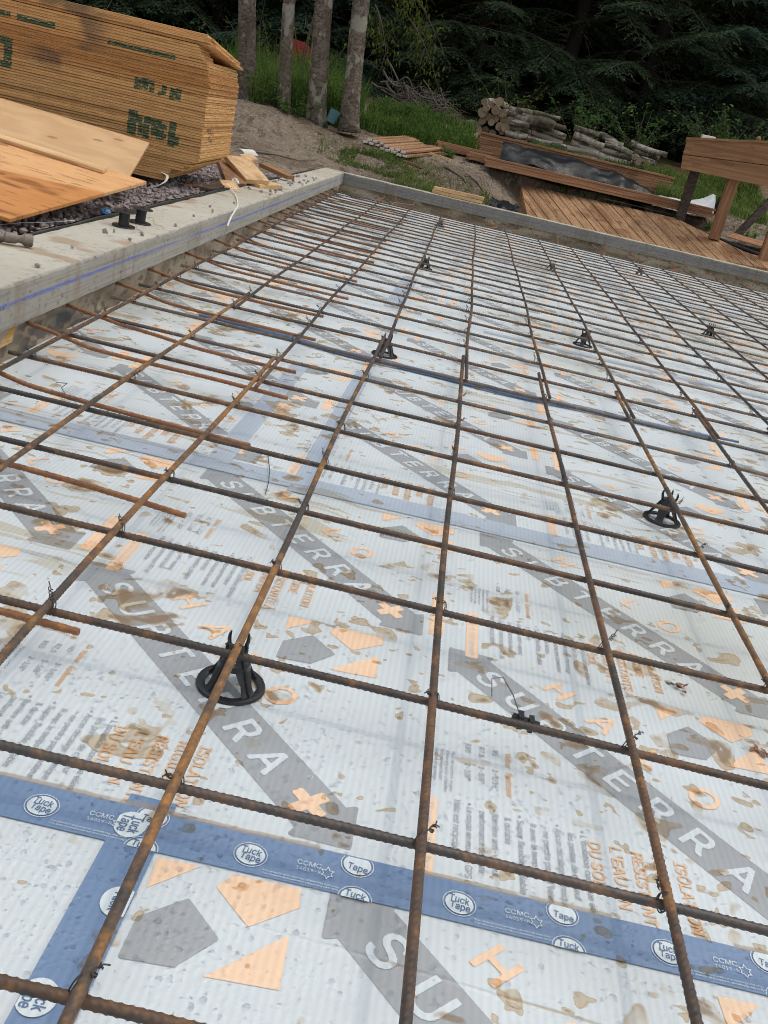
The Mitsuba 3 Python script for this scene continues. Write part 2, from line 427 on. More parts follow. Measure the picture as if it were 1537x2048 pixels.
def ply_lean(p, n, uv):
    wob = fbm(p.x * 2.0, p.z * 9, p.y * 3, 3)
    ring = 0.5 + 0.5 * dr.sin(p.x * 7 + wob * 22 + p.y * 22)
    g = fbm(p.x * 8, p.y * 90, p.z * 90, 2)
    c = mix((0.46, 0.275, 0.135), (0.60, 0.40, 0.22), ring * 0.4 + g * 0.4)
    kd, k2, kr = voronoi(p.x * 2.6 + 0.9, p.y * 4.1)
    kn = (1 - smoothstep(0.05, 0.10, kd)) * dr.select(kr < 0.5, 1.0, 0.0)
    c = mix(c, (0.27, 0.12, 0.05), kn * 0.7)
    return c


scene['plywood_lean'] = principled(ply_lean, 0.55, 0.35)

# stack frame: near right corner, axis along the long edge (to the left), axis in depth
SN, SU, SD = np.array([-1.52, 5.40, 0.0]), np.array([-0.994, -0.108, 0.0]), np.array([-0.108, 0.994, 0.0])
SHT, PITCH, SZ0 = 0.0143, 0.0157, 0.262
STENCIL = [  # (u0, u1, z0, z1) bars of the green stencil marks on the long side, upside down
    (0.235, 0.275, 0.495, 0.585), (0.255, 0.335, 0.565, 0.6), (0.275, 0.31, 0.51, 0.585), (0.325, 0.36, 0.485, 0.605), (0.365, 0.39, 0.495, 0.565), (0.375, 0.405, 0.565, 0.605), (0.405, 0.455, 0.487, 0.625), (0.14, 0.175, 0.485, 0.525), (0.165, 0.205, 0.47, 0.61), (0.22, 0.235, 0.505, 0.53), (0.22, 0.235, 0.555, 0.58),
    (0.16, 0.19, 0.74, 0.80), (0.195, 0.225, 0.735, 0.795), (0.16, 0.225, 0.765, 0.78), (0.25, 0.275, 0.75, 0.80), (0.275, 0.295, 0.74, 0.76), (0.36, 0.40, 0.755, 0.815), (0.405, 0.44, 0.75, 0.81), (0.32, 0.35, 0.75, 0.775), (0.325, 0.355, 0.785, 0.81),
    (0.22, 0.62, 0.953, 0.975), (0.93, 1.15, 0.968, 0.997), (1.19, 1.5, 0.975, 1.0),
    (1.17, 1.215, 0.70, 0.86), (1.17, 1.48, 0.825, 0.865), (1.27, 1.48, 0.665, 0.80), (1.215, 1.24, 0.70, 0.73)]


def stack_color(p, n, uv):
    u = (p.x - SN[0]) * SU[0] + (p.y - SN[1]) * SU[1]
    d = (p.x - SN[0]) * SD[0] + (p.y - SN[1]) * SD[1]
    side = 1 - smoothstep(0.5, 0.8, dr.abs(n.z))
    lz = (p.z - SZ0) / PITCH
    lay = dr.floor(lz)
    r = cell_rand(lay, 3)
    fz = lz - lay
    veneer_gap_shade = 1.0 - 0.30 * side * smoothstep(0.55, 0.85, fz) - 0.22 * side * smoothstep(0.22, 0.05, fz) - 0.1 * cell_rand(dr.floor(fz * 5) + lay * 7, 7)  # ply tones, plus shade of the gaps painted along sheet edges
    st = fbm(u * 7 + lay * 3.1, d * 7, p.z * 300, 3)
    c = mix((0.52, 0.270, 0.098), (0.73, 0.44, 0.19), st * 0.6 + r * 0.5) * veneer_gap_shade
    c = mix(c, (0.20, 0.095, 0.04), smoothstep(0.60, 0.72, fbm(u * 9, d * 9, p.z * 200, 2)) * 0.55)
    up = smoothstep(0.80, 0.84, p.z) * smoothstep(0.985, 0.90, p.z)
    c = c * mix((1, 1, 1), (0.74, 0.62, 0.52), up * side)
    grime = smoothstep(0.50, 0.62, fbm(u * 3.0 + 1.0, d * 3, p.z * 5 + 2, 3)) * smoothstep(0.70, 0.82, p.z) * smoothstep(0.55, 0.75, u) * smoothstep(1.15, 0.95, u)
    c = mix(c, (0.10, 0.075, 0.06), grime * 0.65)
    g = mi.Float(0)
    for a, b, z0, z1 in STENCIL:
        e = 0.004
        g = dr.maximum(g, smoothstep(a - e, a, u) * smoothstep(b + e, b, u) * smoothstep(z0 - e, z0, p.z) * smoothstep(z1 + e, z1, p.z))
    g = g * smoothstep(0.06, 0.03, dr.abs(d)) * smoothstep(0.24, 0.40, fbm(u * 60, 0.0, p.z * 220, 2))
    c = mix(c, (0.015, 0.085, 0.055), dr.clip(g, 0, 1) * 0.92)
    # worn dark print on the right end
    e = smoothstep(0.03, 0.015, dr.abs(u)) * smoothstep(0.15, 0.18, d) * smoothstep(0.42, 0.38, d) * smoothstep(0.50, 0.52, p.z) * smoothstep(0.62, 0.60, p.z)
    c = mix(c, (0.12, 0.06, 0.03), e * smoothstep(0.5, 0.6, fbm(d * 30, 4.0, p.z * 45, 2)) * 0.8)
    return c


scene['sheathing'] = principled(stack_color, 0.7, 0.25)


def bark_color(p, n, uv):
    a = fbm(p.x * 9, p.y * 9, p.z * 5, 3)
    pl, p2, r = voronoi((dr.atan2(n.y, n.x)) * 3.2 + p.z * 0.3, p.z * 13)
    crack = smoothstep(0.02, 0.16, p2 - pl)
    c = mix((0.075, 0.058, 0.046), (0.185, 0.155, 0.125), crack * (0.35 + 0.65 * r)) * (0.75 + 0.5 * fbm(p.x * 40, p.y * 40, p.z * 40, 2))
    c = mix(c, (0.34, 0.34, 0.28), smoothstep(0.58, 0.66, a) * 0.6)
    c = mix(c, (0.10, 0.075, 0.05), smoothstep(0.56, 0.66, fbm(p.x * 4, p.y * 4 + 3, p.z * 3, 3)) * 0.6)
    return c


def bark_bump(p, n, uv):
    pl, p2, r = voronoi((dr.atan2(n.y, n.x)) * 3.2 + p.z * 0.3, p.z * 13)
    return smoothstep(0.0, 0.2, p2 - pl) * 0.012 + fbm(p.x * 60, p.y * 60, p.z * 60, 2) * 0.006


scene['bark'] = principled(bark_color, 0.9, 0.2, bark_bump, 2e-3)
scene['dark_bark'] = principled(lambda p, n, uv: mix((0.022, 0.018, 0.014), (0.062, 0.052, 0.042), fbm(p.x * 14, p.y * 14, p.z * 6, 3)), 0.95, 0.15)
scene['dead_twig'] = principled(lambda p, n, uv: mix((0.07, 0.056, 0.043), (0.165, 0.135, 0.105), fbm(p.x * 5, p.y * 5, p.z * 5, 2)), 0.9, 0.15)
scene['grey_branch'] = principled(lambda p, n, uv: mix((0.09, 0.075, 0.06), (0.26, 0.23, 0.20), fbm(p.x * 9, p.y * 9, p.z * 9, 3)), 0.85, 0.2)


def birch(p, n, uv):
    a = fbm(p.x * 7, p.y * 18, p.z * 18, 3)
    b = fbm(p.x * 30, p.y * 9, p.z * 9, 3)
    piece = fbm(p.x * 0.9, p.y * 3, p.z * 4.1, 2)
    c = mix((0.105, 0.085, 0.068), (0.40, 0.365, 0.31), smoothstep(0.30, 0.64, piece * 0.6 + b * 0.4))
    c = mix(c, (0.05, 0.04, 0.032), smoothstep(0.52, 0.62, a) * 0.8)
    moss = smoothstep(0.5, 0.7, fbm(p.x * 2.2 + 3, p.y * 3, p.z * 4, 3)) * smoothstep(0.1, 0.8, n.z)
    return mix(c, (0.07, 0.085, 0.03), moss * 0.6)


scene['log_bark'] = principled(birch, 0.85, 0.2, lambda p, n, uv: fbm(p.x * 30, p.y * 30, p.z * 30, 3) * 0.012, 2e-3)
scene['cut_wood'] = principled(lambda p, n, uv: mix((0.16, 0.115, 0.075), (0.37, 0.28, 0.19), fbm(p.x * 16, p.y * 16, p.z * 16, 3)), 0.85, 0.2)


def leafmat(c0, c1, t, s=3.0):
    return {'type': 'principledthin', 'base_color': mikit.proc(lambda p, n, uv: mix(c0, c1, smoothstep(0.25, 0.75, fbm(p.x * s, p.y * s, p.z * s, 2) * 0.6 + cell_rand(dr.floor(p.x * 35), dr.floor(p.y * 35), dr.floor(p.z * 35)) * 0.4))), 'roughness': 0.6, 'diff_trans': t, 'spec_trans': 0.0}


scene['spruce_needle'] = leafmat((0.075, 0.112, 0.066), (0.120, 0.180, 0.095), 0.9, 1.3)
scene['spruce_blue'] = leafmat((0.078, 0.125, 0.092), (0.120, 0.205, 0.140), 0.9, 1.3)
scene['leaf_green'] = leafmat((0.05, 0.12, 0.028), (0.13, 0.26, 0.065), 0.9)
scene['leaf_olive'] = leafmat((0.06, 0.095, 0.02), (0.15, 0.19, 0.045), 0.6)
scene['grass_green'] = leafmat((0.07, 0.135, 0.030), (0.20, 0.30, 0.085), 1.0, 2.0)
scene['grass_pale'] = leafmat((0.095, 0.15, 0.036), (0.24, 0.32, 0.10), 1.0, 2.0)
scene['black_sheet'] = principled((0.010, 0.012, 0.015), 0.40, 0.28, lambda p, n, uv: fbm(p.x * 8, p.y * 8, p.z * 8, 2) * 0.02, 2e-3)
scene['geotextile'] = principled(lambda p, n, uv: mi.Color3f(0.055, 0.053, 0.05) * (0.7 + 0.8 * fbm(p.x * 12, p.y * 12, p.z * 30, 3)), 0.85, 0.2)
scene['white_bag'] = principled((0.62, 0.64, 0.66), 0.35, 0.5)
scene['strap_white'] = principled((0.66, 0.65, 0.61), 0.4, 0.5)


# ------------------------------------------------------------------ ground
def Xw(y):
    return -1.0 - 0.046 * (np.asarray(y, float) - 1.85)


YF, ZT, ZB = 11.45, 0.24, 0.115
PROF = ([-60, -5, 7, 9.5, 11.6, 11.9, 12.5, 13, 13.6, 14.5, 16, 17, 20, 30, 60, 200], [.15, .17, .185, .19, .195, .22, .44, .595, .68, .81, 1.13, 1.24, 1.5, 1.9, 2.6, 5.0])


def gz(x, y):
    x, y = np.asarray(x, float), np.asarray(y, float)
    z = np.interp(y, *PROF)
    left = np.clip((-x - 1.6) / 1.2, 0, 1)
    z = z + left * 0.22 * np.exp(-((y - 12.6) / 0.9) ** 2) + left * np.interp(y, [8, 10.5, 12.5], [0, 0.12, 0.0])
    z = z + 0.62 * np.exp(-(((x - 5.4) / 1.0) ** 2 + ((y - 15.2) / 1.0) ** 2))
    amp = np.clip((y - 7.5) / 4, 0, 1) * 0.055
    z = z + amp * (fb(x * 1.6, y * 1.6, 0, 4, 1) - 0.5) * 2 + amp * 0.5 * (fb(x * 6, y * 6, 0, 3, 4) - 0.5)
    plane = 0.539 + 0.0596 * (x - 0.769) + 0.2968 * (y - 13.2) - 0.15
    on = np.clip((x - 0.25) / 0.50, 0, 1) * np.clip((13.28 - y) / 0.08, 0, 1) * np.clip((y - 11.5) / 0.1, 0, 1) * np.clip((4.6 - x) / 0.6, 0, 1)
    z = z * (1 - on) + np.minimum(z, plane) * on
    z = z + np.clip((y - 9) / 4, 0, 1) * 0.016 * (fb(x * 22, y * 22, 0, 2, 6) - 0.5)
    return z


xs = np.concatenate([-np.geomspace(12, 400, 14)[::-1], np.arange(-11.5, -4, 0.25), np.arange(-4, 5.5, 0.07), np.arange(5.5, 13, 0.25), np.geomspace(13, 400, 14)])
ys = np.concatenate([-np.geomspace(4, 400, 14)[::-1], np.arange(-3.5, 1, 0.25), np.arange(1, 11, 0.1), np.arange(11, 17, 0.06), np.arange(17, 24, 0.25), np.geomspace(24, 400, 18)])
GX, GY = np.meshgrid(xs, ys, indexing='ij')
GZ = gz(GX, GY)
inside = (GX > Xw(GY) - 0.17) & (GX < 9) & (GY < YF + 0.14) & (GY > -3)
GZ = np.where(inside, -0.25, GZ)
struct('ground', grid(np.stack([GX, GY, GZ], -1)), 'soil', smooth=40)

# ------------------------------------------------------------------ insulation boards with their print, seam tape
SEAM = [-0.96, 0.302, 1.58, 3.04, 4.28, 5.52, 6.76, 8.0, 9.24, 10.48, 11.6]
GLY = {}


def text2d(s, h, bold=False):
    """flat lettering: (2-D points, triangles), capitals h tall, starting at the origin"""
    k = (s, bold)
    if k not in GLY:
        m = meshkit.text_mesh(s, 1.0, 0.01, bold)
        f = m.faces[m.face_normals[:, 2] > 0.5]
        idx, inv = np.unique(f, return_inverse=True)
        GLY[k] = (m.vertices[idx][:, :2].copy(), inv.reshape(-1, 3))
    v, f = GLY[k]
    return v * h, f


class Print:
    def __init__(self, z=0.0):
        self.ms, self.uv, self.z = [], [], z

    def add(self, v2, f, o, u, col, lift):
        o, u = np.asarray(o, float), np.asarray(u, float) / np.linalg.norm(u)
        w = np.array([-u[1], u[0]])
        q = o + v2[:, :1] * u + v2[:, 1:2] * w
        self.ms.append((np.column_stack([q, np.full(len(q), self.z + lift)]), f))
        self.uv.append(np.column_stack([np.full(len(q), (col + 0.5) / 10), np.zeros(len(q))]))

    def text(self, s, h, o, u, col, lift=0.0012, width=None, bold=False, center=False):
        if not s.strip(): return
        v, f = text2d(s, h, bold); v = v.copy()
        if width: v[:, 0] *= width / (np.ptp(v[:, 0]))
        if center: v -= (v.max(0) + v.min(0)) / 2
        self.add(v, f, o, u, col, lift)

    def poly(self, pts, o, u, col, lift=0.0006):
        p = Polygon(pts).buffer(-0.004).buffer(0.004) if len(pts) > 3 else Polygon(pts)
        if p.is_empty: return
        for g in getattr(p, 'geoms', [p]):
            v, f = trimesh.creation.triangulate_polygon(g, engine='earcut')
            f = np.asarray(f)
            a = cross2(v[f[:, 1]] - v[f[:, 0]], v[f[:, 2]] - v[f[:, 0]])
            f = np.where((a < 0)[:, None], f[:, ::-1], f)
            self.add(np.asarray(v), f, o, u, col, lift)

    def build(self, name, parent, label=None):
        if not self.ms: return
        if name == 'printed_shape':
            for msh, q in zip(self.ms, self.uv):
                part(name, msh, 'film', parent, uv=q)
            return
        v, f = cat_mesh(self.ms)
        part(name, (v, f), 'film', parent, uv=np.vstack(self.uv), label=label, kind='stuff' if name in ('printed_text', 'printed_shapes') else None)


def band_poly(L=0.735):
    hw, bw = 0.043, 0.061
    pts = [(-0.026, 0.0), (0.036, bw), (0.044, hw), (L - 0.006, hw), (L, bw), (L + 0.062, 0.0), (L, -bw), (L - 0.006, -hw), (0.044, -hw), (0.036, -bw)]
    return pts


DIAG = (1, -1)
BODY = ["\u2022 L'isolation continue \u00e9limine", "les pertes de chaleur", "\u2022 Aucun d\u00e9calage thermique", "\u2013 ne perdra pas sa valeur", "R avec le temps", "\u2022 Super flexible, pliable", "& durable", "\u2022 Barri\u00e8re anti-vapeur", "performance de haute", "\u2022 Le noyau en mousse GPS de", "Halo est recyclable"]
HEAD = ['ISOLATION', 'RIGIDE', "R\u00c9SISTANTE \u00c0", "L'EAU EN", 'DU SOL']


def cell(pr_band, pr_text, pr_shape, o, detail, shift, clip):
    ox, oy = o
    C45 = math.sqrt(0.5)

    def at(u, v): return (ox + (u + v) * C45, oy + (-u + v) * C45)
    L = 0.735
    if oy - 0.58 < clip[0]:
        L = max(0.2, (oy - clip[0] - 0.05) / C45 - 0.05)
    if oy > clip[1] - 0.01: return
    pr_band.poly(band_poly(L), (ox, oy), DIAG, 1, 0.0006)
    for i, c in enumerate('SUBTERRA'):
        u = 0.087 + i * 0.0737
        if u < L - 0.02:
            pr_band.text(c, 0.052, at(u, 0), DIAG, 4, 0.0014, bold=True, center=True)
    if L > 0.72:
        b, w = 0.030, 0.0095
        pr_band.poly([(-b, -w), (-w, -w), (-w, -b), (w, -b), (w, -w), (b, -w), (b, w), (w, w), (w, b), (-w, b), (-w, w), (-b, w)], at(0.70, 0), DIAG, 2, 0.0014)
        if detail: pr_band.text('\u00ae', 0.010, at(0.652, 0.026), DIAG, 4, 0.0014)
    for i, c in enumerate('HALO'):
        q = at(0.165 + i * 0.103, 0.102)
        if clip[0] + 0.04 < q[1] < clip[1] - 0.04:
            pr_shape.text(c, 0.05, q, DIAG, 2, 0.0010, bold=True, center=True)
    sx = shift
    P = [([(-.224, -.1), (-.177, -.057), (-.128, -.103), (-.165, -.152), (-.225, -.157)], 1), ([(-.152, -.031), (-.137, -.006), (-.054, -.003), (-.050, -.032), (-.102, -.077)], 2), ([(-.054, -.074), (-.050, -.148), (-.132, -.154)], 2), ([(-.231, -.008), (-.179, -.007), (-.228, -.058)], 2)]
    for pts, col in P:
        pts = [(a + sx, b) for a, b in pts]
        if oy + min(b for a, b in pts) > clip[0] + 0.01 and oy + max(b for a, b in pts) < clip[1] - 0.005:
            pr_shape.poly(pts, (ox, oy), (1, 0), col, 0.0008)
    room = oy - 0.60 > clip[0] - 0.06
    if room:
        pr_shape.poly([(-.042, -.60), (-.018, -.60), (-.018, -.42), (-.042, -.42)], (ox, oy), (1, 0), 2, 0.0008)
    pr_shape.poly([(-.060, .052), (-.032, .052), (-.032, .225), (-.060, .225)], (ox, oy), (1, 0), 2, 0.0008) if oy + .23 < clip[1] else None
    # table outline
    bx0, bx1, by0, by1, t = .012, .104, -.385, -.258, .0016
    for q in ([bx0, bx1, by0, by0 + t], [bx0, bx1, by1 - t, by1], [bx0, bx0 + t, by0, by1], [bx1 - t, bx1, by0, by1]):
        pr_shape.poly([(q[0], q[2]), (q[1], q[2]), (q[1], q[3]), (q[0], q[3])], (ox, oy), (1, 0), 7, 0.0008)
    if not detail: return
    dn = (0, -1)
    if room:
        pr_text.text('R par 1 1/2 Bords', 0.013, (ox - .036, oy - .43), dn, 4, 0.0014, 0.16)
    for i, s in enumerate(BODY):
        pr_text.text(s, 0.0098, (ox + .19 - i * .0184, oy - .412 + (0.012 if s[0] not in '\u2022H' else 0) * -1), dn, 3, width=0.0061 * len(s))
    for i, s in enumerate(HEAD):
        pr_text.text(s, 0.0165, (ox + .325 - i * .031, oy - .43), dn, 7, width=0.0145 * len(s), bold=True)
    rows = ['Valeur R', 'R5      1-1/16"', 'R7.5    1-5/8"', 'R10     2-1/8"']
    for i, s in enumerate(rows):
        a, b = s.split()[0], s.split()[-1]
        x = ox + bx1 - .020 - i * .0215
        pr_text.text(a, 0.0092, (x, oy + by1 - .012), dn, 7 if i == 0 else 3, bold=i == 0)
        pr_text.text('\u00c9paisseur' if i == 0 else b, 0.0092, (x, oy + by1 - .062), dn, 7 if i == 0 else 3, bold=i == 0)
    fine = ['Plus de confort, moins', "d'\u00e9nergie pour chauffer", 'le logement toute', "l'ann\u00e9e et prot\u00e8ge", 'contre les pertes']
    for i, s in enumerate(fine):
        pr_text.text(s, 0.0052, (ox - .002 - i * .0085, oy - .30), dn, 3, width=0.0044 * len(s))
    # small outlined label above the band
    for k, (a, b, c, d) in enumerate(((-.035, .066, .30, .303), (-.035, .066, .385, .388), (-.035, -.032, .30, .388), (.063, .066, .30, .388))):
        if oy + .39 < clip[1]:
            pr_text.poly([(a, c), (b, c), (b, d), (a, d)], (ox, oy), (1, 0), 3, 0.0010)


JOINT = [-0.035, -0.69, -0.075, -0.62, -0.09, -0.5, -0.1, -0.7, -0.1, -0.6]
BW = 2.44
boards = []
for r in range(len(SEAM) - 1):
    y0, y1 = SEAM[r], SEAM[r + 1]
    for c in (-1, 0, 1, 2):
        x0 = JOINT[r] + c * BW; x1 = x0 + BW
        x0c = max(x0, float(Xw(y0)) - 0.10)
        if x1 < Xw(y1) or x0c > 6.2: continue
        where = f'row {nth(r)} from the camera, {["left against the long wall", "left of the middle", "middle", "right"][c + 1]}'
        k = thing('insulation_board', f'wet white printed insulation board, {nth(r)} row from the camera, {["by the left wall", "left half", "right half", "far right"][c + 1]}', 'insulation board', 'insulation boards covering the slab area')
        nx = 2
        P = np.zeros((2, 2, 3)); e = 0.0012
        P[..., 0] = np.array([x0c + e, x1 - e])[:, None]; P[..., 1] = np.array([y0 + e, y1 - e])[None]
        v, f = slab((x0c + e, y0 + e, -0.05), (x1 - x0c - 2 * e, 0, 0), (0, y1 - y0 - 2 * e, 0), (0, 0, 0.05))
        part('facing', (v, f), 'film', k, uv=np.tile([[0.05, 0.0]], (len(v), 1)))
        pb, pt, ps = Print(), Print(), Print()
        detail = y0 < 2.9 and x1 > -1.2 and x0 < 2.4
        # two rows of print per board
        for q, (oy, sh, dx) in enumerate(((y0 + 0.613, -0.09, 0.0), (y0 + 1.213, -0.03, 0.055))) if r != 0 else enumerate(((y0 + 0.62, 0.0, 0.0), (0.27, 0.0, -0.123))):
            for n in range(-3, 12):
                ox = 0.36 - 0.69 * 2 + n * 0.69 + dx + (0 if r < 2 else 0.13 * r)
                if x0 - 0.12 < ox <= x1 - 0.12 and (r != 0 or c >= 0 or ox < x1 - 0.55):
                    cell(pb, pt, ps, (ox, oy), detail and oy < 2.4, sh, (y0, y1))
        pb.build('printed_band', k); ps.build('printed_shape' if y0 < 2.9 else 'printed_shapes', k); pt.build('printed_text', k)


def tape(x0, x1, yc, slope, label, detail, w=0.031):
    k = thing('seam_tape', label, 'tape', 'blue tape over the board seams')
    n = max(4, int((x1 - x0) / 0.12))
    X = np.linspace(x0, x1, n)
    wob = (fb(X * 3, yc * 7, 0, 2, 5) - 0.5) * 0.006
    Yc = yc + slope * X + wob
    P = np.zeros((n, 2, 3)); P[..., 0] = X[:, None]; P[:, 0, 1] = Yc - w; P[:, 1, 1] = Yc + w; P[..., 2] = 0.0020
    v, f = grid(P)
    part('strip', (v, f), 'film', k, uv=np.tile([[0.55 if detail else 0.95, 0]], (len(v), 1)))
    if detail:
        i = 0
        ang = np.linspace(0, 2 * math.pi, 26)[:-1]
        for x in np.arange(-0.42, min(x1, detail), 0.266):
            y = yc + slope * x - 0.004
            if x < x0 + 0.04: continue
            lg = Print(0.0030)
            for (dx, dy, cut) in ((0, 0, 0), (0.133, 0.026, 1), (0.137, -0.030, 2)):
                a, b = 0.0180, 0.0168
                sh = Polygon([(a * math.cos(t), b * math.sin(t)) for t in ang])
                ring = Polygon([((a + .0035) * math.cos(t), (b + .0035) * math.sin(t)) for t in ang]).difference(Polygon([((a + .0025) * math.cos(t), (b + .0025) * math.sin(t)) for t in ang]))
                clipb = sbox(-1, -w - 0.0 - (-0.004) - dy + 0.0005, 1, w + 0.004 - dy - 0.0005)
                for g0, lift in ((sh, 0.0004), (ring, 0.0004)):
                    g = g0.intersection(clipb)
                    for gg in getattr(g, 'geoms', [g]):
                        if gg.is_empty or gg.area < 1e-7: continue
                        vv, ff = trimesh.creation.triangulate_polygon(gg, engine='earcut')
                        ff = np.asarray(ff); ar = cross2(vv[ff[:, 1]] - vv[ff[:, 0]], vv[ff[:, 2]] - vv[ff[:, 0]])
                        lg.add(np.asarray(vv), np.where((ar < 0)[:, None], ff[:, ::-1], ff), (x + dx, y + dy), (1, slope), 6, lift)
                if cut != 2: lg.text('Tape', 0.0105, (x + dx + 0.001, y + dy - 0.0066), (1, -0.12), 8, 0.0010, 0.026, True, True)
                if cut != 1: lg.text('Tuck', 0.0105, (x + dx, y + dy + 0.0060), (1, -0.12), 8, 0.0010, 0.026, True, True)
            lg.text('CCMC', 0.0075, (x + 0.058, y + 0.004), (1, slope), 6, 0.0006)
            lg.text('14019-R', 0.0052, (x + 0.058, y - 0.005), (1, slope), 6, 0.0006)
            # maple leaf outline beside it
            rr = [1, .55, .85, .5, .95, .55, 1.1, .55, .95, .5, .85, .55]
            lf = [(0.0105 * q * math.sin(j * math.pi / 6), 0.0105 * q * math.cos(j * math.pi / 6)) for j, q in enumerate(rr[6:] + rr[:6])]
            po = Polygon(lf); po = po.difference(po.buffer(-0.0011))
            for gg in getattr(po, 'geoms', [po]):
                vv, ff = trimesh.creation.triangulate_polygon(gg, engine='earcut')
                ff = np.asarray(ff); ar = cross2(vv[ff[:, 1]] - vv[ff[:, 0]], vv[ff[:, 2]] - vv[ff[:, 0]])
                lg.add(np.asarray(vv), np.where((ar < 0)[:, None], ff[:, ::-1], ff), (x + 0.098, y), (1, slope), 6, 0.0006)
            for q in (0, 1):
                lg.text('For interior and exterior sheathing use only', 0.0026, (x + 0.02 , y - 0.021 - q * 0.0045), (1, slope), 6, 0.0006, 0.095)
            lg.build('tape_logo', k); i += 1


tape(-1.05, 4.2, 0.302, 0.016, 'wide blue seam tape printed with round white logos along the bottom of the photo', 1.35, 0.034)
tape(-1.1, 4.6, 1.572, 0.022, 'blue seam tape running across the boards in the middle distance, second from the camera', 0.0, 0.045)
for i in range(4, len(SEAM) - 1):
    if i in (4, 7): tape(0.4 if i == 4 else -0.8, 4.4, SEAM[i], 0.0, f'faded blue seam tape across the far boards, {nth(i)} seam from the camera', 0.0, 0.03)


def tape_y(x, y0, y1, label, w=0.03, logos=False, lift=0.0024):
    k = thing('seam_tape', label, 'tape', 'blue tape over the board seams')
    n = 8
    Y = np.linspace(y0, y1, n); P = np.zeros((n, 2, 3))
    P[:, 0, 0] = x + w; P[:, 1, 0] = x - w; P[..., 1] = Y[:, None]; P[..., 2] = lift
    v, f = grid(P)
    part('strip', (v, f), 'film', k, uv=np.tile([[0.55 if logos else 0.95, 0]], (len(v), 1)))
    if logos:
        ang = np.linspace(0, 2 * math.pi, 26)[:-1]
        for (dx, y) in ((-0.012, 0.300), (0.018, 0.181), (-0.014, 0.045), (0.016, -0.08)):
            lg = Print(lift + 0.001)
            sh = Polygon([(0.0205 * math.cos(t), 0.0225 * math.sin(t)) for t in ang]).intersection(sbox(-w - dx + .001, -1, w - dx - .001, 1))
            vv, ff = trimesh.creation.triangulate_polygon(sh, engine='earcut'); ff = np.asarray(ff)
            ar = cross2(vv[ff[:, 1]] - vv[ff[:, 0]], vv[ff[:, 2]] - vv[ff[:, 0]])
            lg.add(np.asarray(vv), np.where((ar < 0)[:, None], ff[:, ::-1], ff), (x + dx, y), (1, 0), 6, 0.0004)
            lg.text('Tuck', 0.0125, (x + dx + (0.0065 if dx < 0 else -0.002), y), (0, -1), 8, 0.0010, 0.03, True, True)
            if dx < 0: lg.text('Tape', 0.0125, (x + dx - 0.0085, y), (0, -1), 8, 0.0010, 0.03, True, True)
            lg.build('tape_logo', k)


tape_y(-0.03, -0.9, 0.355, 'blue seam tape running towards the camera at the bottom left corner of the photo', 0.031, True)
tape_y(-0.285, 1.56, 2.75, 'short blue seam tape running away from the camera, left of the middle bars')
tape_y(-0.06, 1.5, 2.85, 'short blue seam tape running away from the camera beside the second chair', 0.028)
tape_y(-0.095, 4.35, 5.6, 'blue tape patch far off beside the bars on the left half', 0.05)
tape_y(2.36, 2.4, 3.3, 'blue tape strip between the bars at the right edge', 0.05)
# gathered fold of dark blue film along the third seam
X = np.linspace(-0.78, 1.45, 120)
Yc = 3.10 - 0.09 * np.sin((X + 0.78) / 2.23 * math.pi) + 0.012 * np.sin(X * 9)
Zc = 0.010 + 0.009 * fb(X * 6, 3, 0, 3, 9)
solo('seam_tape', tube(np.stack([X, Yc, Zc - 0.003], -1), 0.008 * np.sin(np.linspace(0.25, math.pi - 0.1, 120)) + 0.004, 7), 'film', 'gathered dark blue fold of tape bulging up along the third seam', 'tape', smooth=True, uv=np.tile([[0.85, 0]], (120 * 7 + 2, 1)))

# ------------------------------------------------------------------ water beads
nd = 26000
yy = -0.28 + 3.4 * rng.random(nd * 2) ** 1.35
xx = rng.uniform(-0.75, 2.0, nd * 2)
dens = fb(xx * 2.2, yy * 2.2, 0, 3, 12)
keep = (rng.random(nd * 2) < np.clip((dens - 0.30) * 3.0, 0.08, 1)) & (xx > -0.42 - 0.28 * (yy + 0.3)) & (xx < 0.75 + 0.48 * (yy + 0.3))
xx, yy = xx[keep][:nd], yy[keep][:nd]
rad = 0.0013 + 0.0029 * rng.random(len(xx)) ** 3
ang = np.arange(6) * math.pi / 3
ring = np.stack([np.cos(ang), np.sin(ang)], -1)
unitv = np.vstack([np.column_stack([ring, np.zeros(6)]), np.column_stack([ring * 0.78, np.full(6, 0.62)]), [[0, 0, 0.95]]])
uf = np.vstack([[[j, (j + 1) % 6, 6 + (j + 1) % 6], [j, 6 + (j + 1) % 6, 6 + j], [6 + j, 6 + (j + 1) % 6, 12]] for j in range(6)])
el = 1 + 0.25 * rng.normal(size=(len(xx), 1)); rot = rng.uniform(0, math.pi, len(xx))
V = unitv[None] * np.array([1, 1, 0.62])[None, None] * rad[:, None, None]
V[..., 0] *= el
c_, s_ = np.cos(rot)[:, None], np.sin(rot)[:, None]
V = np.stack([V[..., 0] * c_ - V[..., 1] * s_ + xx[:, None], V[..., 0] * s_ + V[..., 1] * c_ + yy[:, None], V[..., 2] + 0.0016], -1)
F = (uf[None] + (np.arange(len(xx)) * 13)[:, None, None]).reshape(-1, 3)
solo('water_droplets', (V.reshape(-1, 3), F), 'water', 'clear rain droplets beaded all over the film', 'water droplets', smooth=True, kind='stuff')

